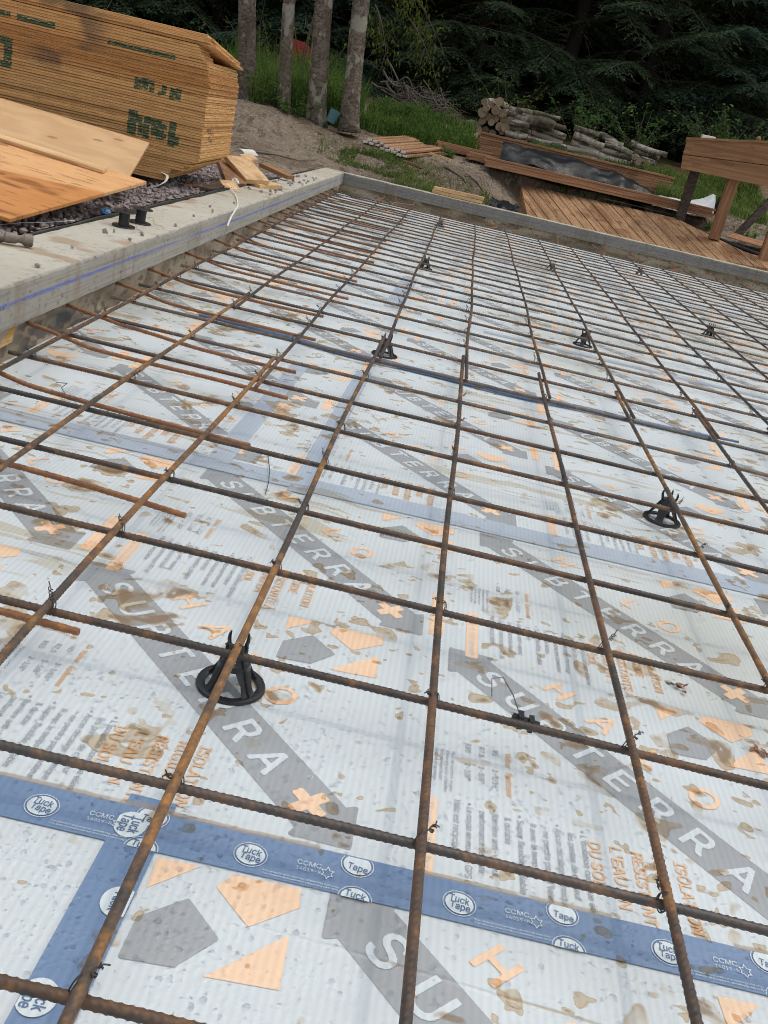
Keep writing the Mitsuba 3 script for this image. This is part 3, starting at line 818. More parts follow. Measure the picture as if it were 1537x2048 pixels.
# ------------------------------------------------------------------ foundation walls
def wall_mesh(n, path, normal, prof, jitter, seed):
    """sweep a profile (offset along the inward normal, z) along a line of n stations"""
    P = np.zeros((n, len(prof), 3))
    pr = np.asarray(prof, float)
    s = np.linspace(0, 1, n)
    base = path(s)
    for j in range(len(prof)):
        q = pr[j]
        d1 = (fb(s * n * 0.3, j * 3.7, 0, 3, seed) - 0.5) * jitter[j]
        d2 = (fb(s * n * 0.45, j * 5.1, 7, 2, seed + 1) - 0.5) * jitter[j]
        P[:, j, :2] = base + normal * (q[0] + d1)[:, None]
        P[:, j, 2] = q[1] + d2 * (0.5 if q[1] > ZT - 0.001 else 1.0)
    return grid(P)


def left_path(s):
    y = -2.0 + (YF + 0.1 + 2.0) * s
    return np.stack([Xw(y), y], -1)


n_in = np.array([1.0, 0.046]) / math.hypot(1, 0.046)
k = thing('foundation_wall', 'pale concrete foundation wall with a blue chalk line along the left side', 'wall')
top = [(-0.275, 0.10), (-0.275, ZT - 0.006), (-0.268, ZT)] + [(-0.25 + 0.035 * i, ZT) for i in range(7)] + [(-0.006, ZT - 0.0005), (0.0, ZT - 0.008), (0.0, 0.205), (0.0, 0.16), (0.0, ZB), (-0.045, ZB - 0.001)]
jt = [.01, .01, .012] + [.006] * 7 + [.010, .012, .004, .003, .003, 0.0]
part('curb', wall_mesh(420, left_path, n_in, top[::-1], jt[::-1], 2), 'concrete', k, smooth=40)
low = [(-0.028, ZB + 0.004)] + [(-0.030, z) for z in np.linspace(ZB - 0.01, 0.0, 6)] + [(-0.022, -0.05)]
part('lower_face', wall_mesh(420, left_path, n_in, low[::-1], [.02] * 8, 6), 'dirty_concrete', k, smooth=50, label='soil-smeared lower face under the ledge')


def far_path(s):
    x = float(Xw(YF)) - 0.27 + s * (9.5)
    return np.stack([x, np.full_like(x, YF)], -1)


k = thing('foundation_wall', 'grey concrete foundation wall crossing the far end of the slab', 'wall')
topf = [(-0.24, 0.05), (-0.24, ZT - 0.006), (-0.232, ZT + 0.002)] + [(-0.215 + 0.035 * i, ZT + 0.002) for i in range(6)] + [(-0.006, ZT + 0.0015), (0.0, ZT - 0.008), (0.0, 0.205), (0.0, 0.16), (0.0, ZB), (-0.045, ZB - 0.001)]
jt = [.01, .01, .014] + [.008] * 6 + [.012, .014, .004, .003, .003, 0.0]
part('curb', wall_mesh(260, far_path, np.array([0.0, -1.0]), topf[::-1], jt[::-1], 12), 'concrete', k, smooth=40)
part('lower_face', wall_mesh(260, far_path, np.array([0.0, -1.0]), low[::-1], [.03] * 8, 16), 'dirty_concrete', k, smooth=50, label='soil-smeared lower face under the ledge')

# membrane strip standing against the outside of the left wall
n = 200
y = np.linspace(0.5, 10.8, n)
xo = Xw(y) - 0.275
h = 0.246 + 0.014 * (fb(y * 2.2, 3, 0, 3, 21) - 0.5)
P = np.zeros((n, 4, 3)); P[..., 1] = y[:, None]
wv = (fb(y * 3, 9, 0, 3, 22) - 0.5) * 0.05
P[:, 0, 0] = xo - 0.006; P[:, 0, 2] = 0.15
P[:, 1, 0] = xo - 0.006; P[:, 1, 2] = h
P[:, 2, 0] = xo - 0.035 - np.abs(wv) * 0.5; P[:, 2, 2] = h - 0.006
P[:, 3, 0] = xo - 0.085 + wv; P[:, 3, 2] = h - 0.052
solo('membrane_strip', grid(P[:, ::-1]), 'geotextile', 'dark folded membrane strip along the outside of the left foundation wall', 'membrane', smooth=50)

# ------------------------------------------------------------------ gravel
ico = trimesh.creation.icosahedron()
ng = 9500
gy = 1.3 + 7.4 * rng.random(ng * 2) ** 1.15
gx = Xw(gy) - 0.30 - rng.random(ng * 2) ** 1.2 * np.interp(gy, [1, 4, 9], [1.6, 1.6, 0.9])
keep = gx > -3.0; gx, gy = gx[keep][:ng], gy[keep][:ng]
ng = len(gx)
r = 0.0085 + 0.010 * rng.random(ng)
R = unit(ng); sc = 0.55 + 0.75 * rng.random((ng, 12, 1))
V = ico.vertices[None] * sc * (0.7 + 0.6 * rng.random((ng, 1, 3)))
a1 = rng.uniform(0, 2 * math.pi, (ng, 1)); ca, sa = np.cos(a1), np.sin(a1)
V = np.stack([V[..., 0] * ca - V[..., 1] * sa, V[..., 0] * sa + V[..., 1] * ca, V[..., 2] * 0.8], -1) * r[:, None, None]
hump = 0.030 * fb(gx * 2, gy * 2, 0, 3, 31)
V += np.stack([gx, gy, 0.190 + hump + 0.018 * rng.random(ng)], -1)[:, None]
F = (ico.faces[None] + (np.arange(ng) * 12)[:, None, None]).reshape(-1, 3)
solo('gravel', (V.reshape(-1, 3), F), 'crushed_stone', 'purplish grey crushed stone beside the left wall', 'gravel', kind='stuff')


def stone(r, seed):
    q = np.random.default_rng(seed)
    m = trimesh.creation.icosahedron()
    v = m.vertices * (0.6 + 0.6 * q.random((12, 1))) * (0.7 + 0.6 * q.random((1, 3))) * r
    return v, m.faces


STONES = [mikit.ply(stone(0.0125, s), 'crushed_stone') for s in range(6)]


def drop_stone(x, y, z, s, label, group):
    k = thing('stone_chip', label, 'stone', group)
    scene[k] = {**STONES[rng.integers(6)], 'to_world': T().translate([x, y, z]).rotate([0, 0, 1], float(rng.uniform(0, 360))).scale(float(s))}


for i, yy_ in enumerate(np.sort(6.3 + 3.0 * rng.random(46) ** 1.2)):
    yy_ = float(yy_)
    drop_stone(float(Xw(yy_)) - 0.02 - 0.20 * rng.random(), yy_, ZT + 0.006, rng.uniform(0.6, 1.3), f'crushed stone scattered on the wall by the offcuts, {nth(i)} from the camera', 'stones scattered on the wall top by the offcuts')
for (x, y, t) in [(-1.19, 3.17, 'beside the front reel'), (-1.20, 3.10, 'in front of the reels'), (-1.10, 3.24, 'right of the front reel'), (-1.08, 3.05, 'near the wall edge below the reels'), (-1.13, 2.62, 'alone on the wall between the hammer and the reels'), (-1.11, 3.72, 'right of the rear reel'), (-1.17, 4.2, 'alone on the wall beyond the reels'), (-1.24, 4.75, 'on the wall below the white strap'), (-1.17, 4.55, 'on the wall edge below the white strap'), (-1.22, 5.2, 'on the wall just under the strap end'), (-1.06, 2.2, 'on the near wall top by the frame edge')]:
    drop_stone(x, y, ZT + 0.007, rng.uniform(0.6, 0.95), 'single stone chip lying ' + t, None)

# ------------------------------------------------------------------ reinforcing bars
R0 = 0.0059


def bar_mesh(p0, p1, near=True, sag=0.004, seed=0, bend=None):
    """ribbed reinforcing bar from p0 to p1; the ribs are modelled where the camera is close"""
    q = np.random.default_rng(seed)
    p0, p1 = np.asarray(p0, float), np.asarray(p1, float)
    L = np.linalg.norm(p1 - p0); d = (p1 - p0) / L
    s, out = 0.0, [0.0]
    while s < L:
        p = p0 + d * s
        dist = np.linalg.norm(p - CAM)
        s += 0.0034 if (near and dist < 1.9) else (0.005 if near and dist < 2.9 else 0.08)
        out.append(min(s, L))
    s = np.array(out)
    P = p0 + d * s[:, None]
    side = np.cross(d, [0, 0, 1.0])
    ph = q.uniform(0, 9)
    P = P + side * ((np.sin(s * 1.9 + ph) + 0.6 * np.sin(s * 4.1 + ph * 2)) * sag)[:, None]
    P[:, 2] += (np.sin(s * 2.6 + ph) * sag * 0.35)
    if bend is not None: P += bend(s)
    sides = 12 if near else 8
    ang = np.arange(sides) * 2 * math.pi / sides
    w = s[:, None] / 0.0098 + 0.35 * np.sin(ang * 2)[None]
    rib = np.clip(np.cos(w * 2 * math.pi) * 1.6, 0, 1) * np.clip(np.abs(np.sin(ang))[None] * 2.0, 0, 1)
    fine = np.gradient(s) < 0.02
    rr = R0 + np.where(fine[:, None], rib * 0.0009, 0.0004) + 0.0007 * (np.abs(np.cos(ang))[None] > 0.95)
    return tube(P, rr, sides)


LONG = {-3: (-0.937, 2.75, -0.0497), -2: (-0.61, 2.0, -0.0265), -1: (-0.305, 1.5, -0.0196), 0: (0.0, 0.8, -0.0133), 1: (0.305, 1.5, -0.0043), 2: (0.61, 1.5, 0.0), 3: (0.914, 1.4, 0.007), 4: (1.219, 1.6, 0.013), 5: (1.524, 2.0, 0.018), 6: (1.83, 2.2, 0.024), 7: (2.134, 2.4, 0.029), 8: (2.438, 2.8, 0.034), 9: (2.743, 3.2, 0.040), 10: (3.05, 3.6, 0.045), 11: (3.35, 4.0, 0.05), 12: (3.66, 5.0, 0.05), 13: (3.97, 6.0, 0.05)}


def LX(i, y):
    a, y0, s = LONG[i]
    return a + s * (y - y0)


ZTR, ZLO = 0.0765, 0.0925
LMAT = {-3: 'rebar_brown', -2: 'rebar_orange', -1: 'rebar_orange', 0: 'rebar_orange', 1: 'rebar_brown', 2: 'rebar_brown', 3: 'rebar_orange'}
G1, G2 = 'lengthwise reinforcing bars', 'crosswise reinforcing bars'
order = sorted(LONG)
for i in order:
    far_end = [10.55, 10.75, 10.8, 10.75, 10.6, 10.5, 10.3, 10.3, 10.6, 10.4, 10.5, 10.5, 10.4, 10.6, 10.5, 10.5, 10.5][i + 3]
    lap = 3.10 if i >= 0 else (2.35 if i == -1 else 99)
    if i == -2: lap = 3.35
    start = {-3: 1.2, -2: 0.6, -1: -0.2, 0: -0.35, 1: -0.4, 2: -0.3, 3: 0.2, 4: 0.6}.get(i, 1.2 + 0.1 * i)
    pos = f'{nth(i + 3)} from the left'
    m = LMAT.get(i, 'rebar_brown' if i % 2 else 'rebar_dark')
    if lap < 50:
        solo('rebar', bar_mesh((LX(i, start), start, ZLO), (LX(i, lap) - 0.004, lap, ZLO + 0.002), True, 0.003, 50 + i), m, f'rusty lengthwise bar in front of its splice, {pos}', 'rebar', G1, smooth=40)
        solo('rebar', bar_mesh((LX(i, lap - 0.36) + 0.016, lap - 0.36, ZLO), (LX(i, far_end), far_end, ZLO + 0.004), False, 0.004, 80 + i), 'rebar_brown' if i % 2 == 0 else 'rebar_dark', f'lengthwise bar beyond the splice running to the far wall, {pos}', 'rebar', G1, smooth=40)
    else:
        solo('rebar', bar_mesh((LX(i, start), start, ZLO), (LX(i, far_end), far_end, ZLO + 0.004), True, 0.003, 50 + i), m, f'unspliced lengthwise bar running along the left wall, {pos}', 'rebar', G1, smooth=40)
TY = [0.0, 0.300, 0.612, 0.918, 1.219, 1.524, 1.826, 2.130, 2.440, 2.750]
while TY[-1] < 10.4:
    TY.append(TY[-1] + 0.3048 + float(rng.normal()) * 0.012)
TM = ['rebar_brown', 'rebar_dark', 'rebar_brown', 'rebar_brown', 'rebar_brown', 'rebar_brown', 'rebar_brown', 'rebar_brown', 'rebar_dark', 'rebar_dark']
for j, y in enumerate(TY):
    x0 = LX(-3, y) - 0.05 - 0.04 * rng.random()
    m = TM[j] if j < 10 else ('rebar_dark', 'rebar_brown', 'rebar_dark')[j % 3]
    slope = float(rng.normal()) * 0.0012
    solo('rebar', bar_mesh((x0, y + slope, ZTR), (4.7, y - slope * 3, ZTR), j < 8, 0.003, 200 + j), m, f'crosswise bar under the lengthwise ones, {nth(j)} from the bottom of the photo', 'rebar', G2, smooth=40)

# dowels sticking out of the left wall
DEN = [0.597, 1.091, 1.582, 2.063, 2.377, 2.907, 3.384, 3.946, 4.523, 4.987, 5.44, 5.89, 6.33, 6.79, 7.22, 7.68, 8.13, 8.57, 9.03, 9.46, 9.92, 10.36]
DST = [q + 0.055 + 0.03 * float(rng.normal()) for q in DEN]
for j, (ya, yb) in enumerate(zip(DST, DEN)):
    xa = float(Xw(ya)) - 0.06
    xb = -0.215 - 0.026 * (yb - 0.6) + float(rng.normal()) * 0.02
    zc = 0.060
    w1, w2 = rng.normal() * 0.012, rng.normal() * 0.010
    def at_(t, z, dy=0.0): return [xa + (xb - xa) * t, ya + (yb - ya) * t + dy, z]
    P = np.array([at_(0, 0.090), at_(0.09, 0.086, 0.002), at_(0.20, 0.073, 0.003 + w1 * 0.5), at_(0.30, zc + 0.004, w1), at_(0.65, zc, w2), at_(1.0, zc + 0.002)])
    u = np.concatenate([[0], np.cumsum(np.linalg.norm(np.diff(P, axis=0), axis=1))])
    step = 0.006 if yb < 2.6 else 0.03
    uu = np.arange(0, u[-1], step)
    from scipy.interpolate import PchipInterpolator
    Q = PchipInterpolator(u, P, axis=0)(uu)
    ang = np.arange(10) * math.pi / 5
    rr = R0 + (np.clip(np.cos((uu[:, None] / 0.0098 + 0.3 * np.sin(2 * ang)[None]) * 2 * math.pi), 0, 1) * 0.0011 if step < 0.01 else 0.0005 + 0 * ang[None]) + 0.0005 * (fb(uu * 60, j, 0, 2, 3) - 0.5)[:, None]
    solo('dowel_bar', tube(Q, rr + 0 * uu[:, None], 10), 'rebar_red', f'red-rusted dowel bar jutting from the left wall, {nth(j)} counted from the camera', 'dowel bar', 'dowels out of the left wall', smooth=45)
# bent starter bars along the far wall
for j, x in enumerate(np.arange(-1.0, 4.1, 0.46)):
    x += float(rng.normal()) * 0.05
    P = np.array([[x, YF + 0.05, 0.085], [x + 0.01, YF - 0.04, 0.09], [x + 0.03, YF - 0.12, 0.075], [x + 0.10 * rng.normal(), YF - 0.45, 0.065], [x + 0.12 * rng.normal(), YF - 0.85, 0.06]])
    u = np.concatenate([[0], np.cumsum(np.linalg.norm(np.diff(P, axis=0), axis=1))])
    solo('dowel_bar', tube(PchipInterpolator(u, P, axis=0)(np.linspace(0, u[-1], 24)), R0, 8), 'rebar_red', f'bent dowel bar out of the far wall, {nth(j)} from the left corner', 'dowel bar', 'dowels out of the far wall', smooth=45)
    if j % 2 == 0:
        a = np.linspace(-0.4, 3.6, 16)
        P = np.stack([x + 0.15 + 0.012 * a, YF - 0.06 - 0.05 * np.sin(a), 0.10 + 0.045 * np.cos(a)], -1)
        solo('dowel_bar', tube(P, 0.006, 7), 'rebar_red', f'hooked dowel bar curling at the far wall, {nth(j // 2)} of the hooks from the left', 'dowel bar', 'dowels out of the far wall', smooth=45)

# wire ties
def tie_mesh(seed):
    q = np.random.default_rng(seed)
    ms = []
    for o in (0, 0.0045):
        a = np.linspace(0, 2 * math.pi, 22)
        e1 = np.array([0.75, 0.66, 0.0]); e2 = np.array([0, 0, 1.0])
        P = e1 * (np.cos(a) * 0.0095)[:, None] + e2 * (np.sin(a) * 0.0165 - 0.0085)[:, None] + np.array([-0.66, 0.75, 0]) * (o + 0.002 * np.sin(a * 2))[:, None]
        ms.append(tube(P, 0.0011, 5))
    for sgn in (1, -1):
        t = np.linspace(0, 1, 14)
        b = q.uniform(0.6, 1.3)
        P = np.stack([0.009 + 0.004 * np.sin(t * 14 + sgn) * (t < 0.6) + t * 0.012 * b + sgn * 0.008 * np.clip(t - 0.6, 0, 1), 0.008 + t * 0.010 * b + 0.004 * np.cos(t * 14 + sgn) * (t < 0.6), 0.005 + 0.019 * t * b - 0.03 * np.clip(t - 0.7, 0, 1) * (sgn > 0)], -1)
        ms.append(tube(P, 0.0011, 5))
    return cat_mesh(ms)


TIES = [mikit.ply(tie_mesh(s), 'wire_steel', True) for s in range(4)]
nt = 0
for j in range(0, 16):
    for i in order:
        y = TY[j]; x = LX(i, y)
        if i < -3 or x > 0.75 + 0.5 * (y + 0.5) or x < -0.3 - 0.45 * (y + 0.3) or y < 0: continue
        if j > 3 and rng.random() < 0.45: continue
        k = thing('wire_tie', f'wire tie where the {nth(j)} crosswise bar meets the {nth(i + 3)} lengthwise bar', 'wire tie', 'wire ties at bar crossings')
        scene[k] = {**TIES[(i + j) % 4], 'to_world': T().translate([float(x), float(y), ZLO]).rotate([0, 0, 1], float(rng.choice([0, 90, 180, 200]))).scale(0.85)}

# ------------------------------------------------------------------ bar chairs
def chair_parts():
    rb, rt, h = 0.054, 0.013, 0.066
    n = 40
    prof = [(rb, 0.0), (rb + 0.0015, 0.003), (rb, 0.0065), (rb - 0.006, 0.0075), (rb - 0.0125, 0.006), (rb - 0.013, 0.002), (rb - 0.0125, 0.0)]
    base = trimesh.creation.revolve(np.array(prof + [prof[0]])[::-1], sections=n)
    legs = []
    for q in range(4):
        a = q * math.pi / 2 + math.pi / 4
        wv, tt = [], np.linspace(0, 1, 8)
        half = np.interp(tt, [0, .3, .55, 1], [0.27, 0.28, 0.56, 0.80])
        rr = np.interp(tt, [0, 0.15, 1], [rb - 0.006, rb - 0.013, rt])
        zz = np.interp(tt, [0, 0.1, 1], [0.004, 0.008, h])
        P = np.zeros((8, 5, 3)); Pi = np.zeros((8, 5, 3))
        for c in range(5):
            aa = a + half * (c - 2) / 2
            P[:, c] = np.stack([np.cos(aa) * rr, np.sin(aa) * rr, zz], -1)
            Pi[:, c] = np.stack([np.cos(aa) * (rr - 0.0032), np.sin(aa) * (rr - 0.0032), zz], -1)
        v1, f1 = grid(P); v2, f2 = grid(Pi)
        rim = []
        lo = list(range(0, 5)); idx = [i * 5 for i in range(8)] + [35 + c for c in range(1, 5)] + [i * 5 + 4 for i in range(6, -1, -1)] + [3, 2, 1]
        for u, w in zip(idx, idx[1:] + idx[:1]):
            rim += [[u, w, w + 40], [u, w + 40, u + 40]]
        legs.append((np.vstack([v1, v2]), np.vstack([f1[:, ::-1], f2 + 40, np.array(rim)])))
        # central rib of the leg
        P2 = np.stack([np.cos(a) * (rr + 0.0018), np.sin(a) * (rr + 0.0018), zz], -1)
        legs[-1] = cat_mesh([legs[-1], tube(P2, 0.0022, 6)])
    mid = trimesh.creation.revolve(np.array([(0.024, 0.040), (0.0265, 0.040), (0.0245, 0.047), (0.022, 0.047), (0.024, 0.040)])[::-1], sections=24)
    cup = trimesh.creation.revolve(np.array([(0.0, h - 0.006), (0.012, h - 0.006), (0.0155, h - 0.001), (0.0150, h + 0.003), (0.011, h - 0.001), (0.0, h - 0.003)])[::-1], sections=20)
    prong = []
    for sx in (-1, 1):
        for sy in (-1, 1):
            P = np.array([[sx * 0.012, sy * 0.012, h - 0.004], [sx * 0.0150, sy * 0.0150, h + 0.012], [sx * 0.0148, sy * 0.0148, h + 0.019], [sx * 0.0135, sy * 0.0135, h + 0.026]])
            prong.append(tube(P, [0.004, 0.0034, 0.0028, 0.0014], 6))
    g = lambda m: mikit.ply(m, 'black_plastic', 35)
    return {'base_ring': [g(base)], 'leg': [g(l) for l in legs], 'brace_ring': [g(mid)], 'saddle': [g(cup)], 'prong': [g(p) for p in prong]}


CH = chair_parts()
for (x, y, rot, t) in [(-0.004, 0.645, 8, 'nearest one in the bottom left quarter of the photo'), (0.93, 1.95, 20, 'at the right side in front of the splices'), (-0.02, 3.20, 0, 'at the splice of the fourth bar from the left'), (0.955, 4.57, 30, 'right of centre beyond the splices'), (2.03, 6.19, 10, 'rightmost near the frame edge'), (-0.04, 6.23, 15, 'left of centre halfway to the far wall'), (1.01, 8.10, 40, 'far off, under the seventh lengthwise bar'), (2.08, 9.76, 0, 'far right, closest to the far wall on that side'), (-0.11, 10.0, 25, 'farthest one, near the middle of the far wall'), (0.94, 6.35, 12, 'half hidden in the distance between two middle rows')][:9]:
    k = thing('bar_chair', f'black plastic cone-shaped bar support chair, {t}', 'bar chair', 'black chairs carrying the bars')
    M = T().translate([x, y, 0.0]).rotate([0, 0, 1], rot)
    for nme, shapes in CH.items():
        for s in shapes: part(nme, None, None, k, shape=s, to_world=M)

# small broken black clip hanging by a bar
k = thing('broken_clip', 'small broken piece of black plastic lying by the third crosswise bar, right of centre', 'plastic clip')
part('clip_body', cat_mesh([slab((0.435, 0.640, 0.060), (0.042, -0.010, 0), (0.004, 0.012, 0), (0, 0, 0.012)), slab((0.445, 0.630, 0.058), (0.008, 0, 0), (0, 0.02, 0), (0, 0, 0.022)), slab((0.462, 0.627, 0.058), (0.008, 0, 0), (0, 0.02, 0), (0, 0, 0.020))]), 'black_plastic', k)
part('wire', tube(np.array([[0.40, 0.66, 0.085], [0.395, 0.68, 0.105], [0.41, 0.675, 0.115], [0.43, 0.655, 0.10], [0.447, 0.645, 0.075]]), 0.0009, 5), 'wire_steel', k)

# bits of debris on the film: dried leaf flakes, loose wires
for (x, y, t) in [(0.79, 0.99, 'brown leaf flake near the right edge of the photo, above the orange shapes'), (0.90, 0.83, 'reddish leaf flake at the right edge, beside an orange square')]:
    q = np.random.default_rng(int(x * 100))
    n = 9
    P = np.column_stack([x + q.normal(size=n) * 0.007, y + q.normal(size=n) * 0.007, np.full(n, 0.004)])
    solo('leaf_flake', leaves(P, unit(n, q) * [1, 1, 0.4], unit(n, q) * 0.4 + [0, 0, 1], 0.016, 0.010), 'rebar_red', t, 'dead leaf')
solo('loose_wire', tube(np.array([[-0.185, 1.72, .004], [-0.17, 1.66, .006], [-0.15, 1.58, .012], [-0.135, 1.50, .010], [-0.128, 1.44, .004]]), 0.0011, 5), 'wire_steel', 'thin bent wire lying on the film near the middle left', 'wire')
solo('loose_wire', tube(np.array([[-0.84, 1.88, .004], [-0.80, 1.86, .015], [-0.79, 1.80, .02], [-0.76, 1.77, .006], [-0.73, 1.77, .004]]), 0.0011, 5), 'wire_steel', 'curled wire end lying on the film by the left wall', 'wire')

# torn wood scrap against the left wall
q = np.random.default_rng(3)
pts = [(0, 0), (0.05, 0.012), (0.10, 0.03), (0.13, 0.09), (0.135, 0.12), (0.105, 0.105), (0.06, 0.085), (0.03, 0.06), (0.0, 0.03)]
pm = trimesh.creation.extrude_polygon(Polygon(pts), 0.006)
v = pm.vertices.copy()
O = np.array([-1.06, 1.86, 0.03]); ex = np.array([0.35, 0.93, 0.0]); ex /= np.linalg.norm(ex); ez = np.array([-0.35, 0.1, 0.9]); ez /= np.linalg.norm(ez); en = np.cross(ex, ez)
solo('wood_scrap', (O + v[:, :1] * ex * 1.25 + v[:, 1:2] * ez * 0.95 + v[:, 2:] * en, pm.faces), 'yellow_scrap', 'torn yellow splinter of wood leaning on the left wall above the dowels', 'wood scrap')

# ------------------------------------------------------------------ things on the left wall
def reel(x, y, rot, t):
    k = thing('wire_reel', t, 'wire reel', None)
    def flange(z, w):
        m = trimesh.creation.revolve(np.array([(0.010, z), (0.047, z), (0.0485, z + 0.0015), (0.047, z + 0.0035), (0.030, z + w), (0.010, z + w), (0.010, z)])[::-1], sections=36)
        return m
    M = T().translate([x, y, ZT + 0.004]).rotate([0, 0, 1], rot).rotate([1, 0, 0], 3)
    part('flange', flange(0.0, 0.005), 'black_plastic', k, 35, to_world=M); part('flange', flange(0.060, 0.006), 'black_plastic', k, 35, to_world=M)
    part('hub', trimesh.creation.revolve(np.array([(0.010, 0.003), (0.023, 0.004), (0.022, 0.033), (0.023, 0.061), (0.010, 0.062), (0.010, 0.003)])[::-1], sections=24), 'black_plastic', k, 35, to_world=M)
    part('wire_end', tube(np.array([[0.02, -0.02, 0.03], [0.045, -0.03, 0.03], [0.055, -0.035, 0.004], [0.08, -0.06, 0.001], [0.06, -0.085, 0.001]]), 0.0008, 5), 'wire_steel', k, True, to_world=M)


reel(-1.222, 3.36, 20, 'black tie wire reel standing on the left wall, the front one of two')
reel(-1.222, 3.56, 70, 'black tie wire reel standing on the left wall, just behind the front one')
k = thing('hammer', 'worn steel hammer lying on the left wall, its round head pointing right', 'hammer')
hd, hs = np.array([0.86, 0.50, 0.0]), np.array([-0.50, 0.86, 0.0])
H0 = np.array([-1.205, 2.475, ZT + 0.024])
rad_ = [(0.0, 0.0), (0.016, 0.0), (0.0205, 0.003), (0.021, 0.026), (0.018, 0.030), (0.0125, 0.038), (0.0125, 0.048), (0.017, 0.054), (0.018, 0.085), (0.013, 0.092), (0.0, 0.093)]
hm = trimesh.creation.revolve(np.array(rad_)[::1], sections=28)
v = hm.vertices
part('head', (H0 - hd * v[:, 2:] + hs * v[:, :1] + np.array([0, 0, 1.0]) * v[:, 1:2], hm.faces), 'tool_steel', k, 35)
hq = H0 - hd * 0.07
part('handle', tube(np.stack([hq + np.array([-0.97, -0.25, 0.0]) * t + np.array([0, 0, -0.006 * (t > .1)]) for t in (0, .03, .1, .2, .3, .36)]), [0.010, 0.009, 0.0085, 0.0105, 0.013, 0.012], 12), 'tool_steel', k, True)
part('claw', tube(np.stack([H0 - hd * 0.085, H0 - hd * 0.12 + [0, 0, -0.003], H0 - hd * 0.155 + [0, 0, -0.012]]), [0.013, 0.010, 0.004], 8), 'tool_steel', k, True)


def strap(pts, w, label):
    P = np.asarray(pts, float)
    u = np.concatenate([[0], np.cumsum(np.linalg.norm(np.diff(P, axis=0), axis=1))])
    Q = PchipInterpolator(u, P, axis=0)(np.linspace(0, u[-1], 60))
    t = np.gradient(Q, axis=0); s = np.cross(t, [0, 0, 1.0]); s /= np.linalg.norm(s, axis=1, keepdims=True) + 1e-9
    tw = np.sin(np.linspace(0, 3, 60))[:, None] * 0.4
    s = s * np.cos(tw) + np.array([0, 0, 1.0]) * np.sin(tw)
    A = np.stack([Q - s * w / 2, Q + s * w / 2], 1)
    B = A[:, ::-1] - np.array([0, 0, 0.0012])
    v = np.concatenate([A[:, 0], A[:, 1], B[:, 0], B[:, 1]])
    n = 60; f = []
    g = [np.arange(n), n + np.arange(n), 2 * n + np.arange(n), 3 * n + np.arange(n)]
    for a, b in ((0, 1), (1, 2), (2, 3), (3, 0)):
        for i in range(n - 1):
            f += [[g[a][i], g[b][i], g[b][i + 1]], [g[a][i], g[b][i + 1], g[a][i + 1]]]
    solo('packing_strap', (v, np.array(f)), 'strap_white', label, 'strap', smooth=40)


strap([(-1.99, 4.75, 0.235), (-1.80, 4.85, 0.225), (-1.70, 5.05, 0.235), (-1.66, 5.20, 0.27), (-1.69, 5.34, 0.30), (-1.75, 5.38, 0.31)], 0.016, 'white packing strap curling up at the corner of the panel stack')
strap([(-1.86, 4.2, 0.228), (-1.72, 4.30, 0.225), (-1.58, 4.38, 0.228), (-1.52, 4.42, 0.228)], 0.012, 'short white packing strap lying flat on the gravel')
strap([(-1.54, 6.1, 0.245), (-1.45, 5.95, 0.262), (-1.36, 5.75, 0.252), (-1.25, 5.40, 0.250), (-1.16, 5.05, 0.246), (-1.105, 4.72, 0.225), (-1.09, 4.60, 0.185)], 0.008, 'white packing strap lying across the left wall and over its edge')
strap([(-1.54, 2.55, 0.235), (-1.48, 2.75, 0.236), (-1.43, 2.9, 0.244), (-1.38, 3.05, 0.248), (-1.37, 3.2, 0.246)], 0.008, 'thin pale strap end along the membrane strip near the hammer')
pm = trimesh.creation.icosphere(2, 1.0); v = pm.vertices * (0.5 + fb(pm.vertices[:, 0] * 2, pm.vertices[:, 1] * 2, pm.vertices[:, 2] * 2, 2, 5))[:, None]
solo('plastic_wrapper', (v * [0.024, 0.018, 0.016] + [-1.405, 3.62, 0.245], pm.faces), 'blue_plastic', 'crumpled blue plastic wrapper on the gravel behind the reels', 'wrapper', smooth=20)

# ------------------------------------------------------------------ stack of sheathing panels
def sheet(u0, z, depth0=0.0, depth1=1.22, dz=(0, 0), th=SHT, length=2.44, wob=0.004):
    a = SU * length
    o = SN + SU * (u0 + rng.normal() * wob) + SD * (depth0 + rng.normal() * wob * 0.8)
    o = o + np.array([0, 0, z])
    a = a + np.array([0, 0, dz[0] * length]); d = SD * (depth1 - depth0) + np.array([0, 0, dz[1]])
    return plank(o, a, d, (0, 0, th), 0.0018)


GS = 'stacked sheathing panels'
LOWOFF = [.205, .20, .175, .17, .17, .09, .09, .05, .05, .02]
z = SZ0
for j, of in enumerate(LOWOFF):
    solo('sheathing_panel', sheet(of, z), 'sheathing', f'sheathing panel in the stepped stack foot, {nth(j)} from the ground', 'panel', GS); z += PITCH
nmain = 36
for j in range(nmain):
    solo('sheathing_panel', sheet(0.0 if j < 30 else 0.012 * (j - 29) * 0.3, z, dz=(0, 0.012 * j / nmain)), 'sheathing', f'sheathing panel in the straight stack body, {nth(nmain - 1 - j)} from the top', 'panel', GS)
    z += PITCH
ztop = z
for j in range(5):
    solo('sheathing_panel', sheet(0.05 + 0.012 * j, z, 0.0, 0.36, wob=0.006), 'sheathing', f'narrow strip on the stack front edge, {nth(4 - j)} from the top', 'panel', GS); z += PITCH
for j in range(4):
    solo('sheathing_panel', sheet([0.06, 0.03, 0.02, 0.0][3 - j] - 0.01, z + 0.004 + j * PITCH, 0.0 + 0.01 * j, 1.23, dz=(0.0, -(z - ztop) + 0.016), wob=0.01), 'sheathing', f'panel lying tilted on the stack top, {nth(3 - j)} from the top', 'panel', GS)
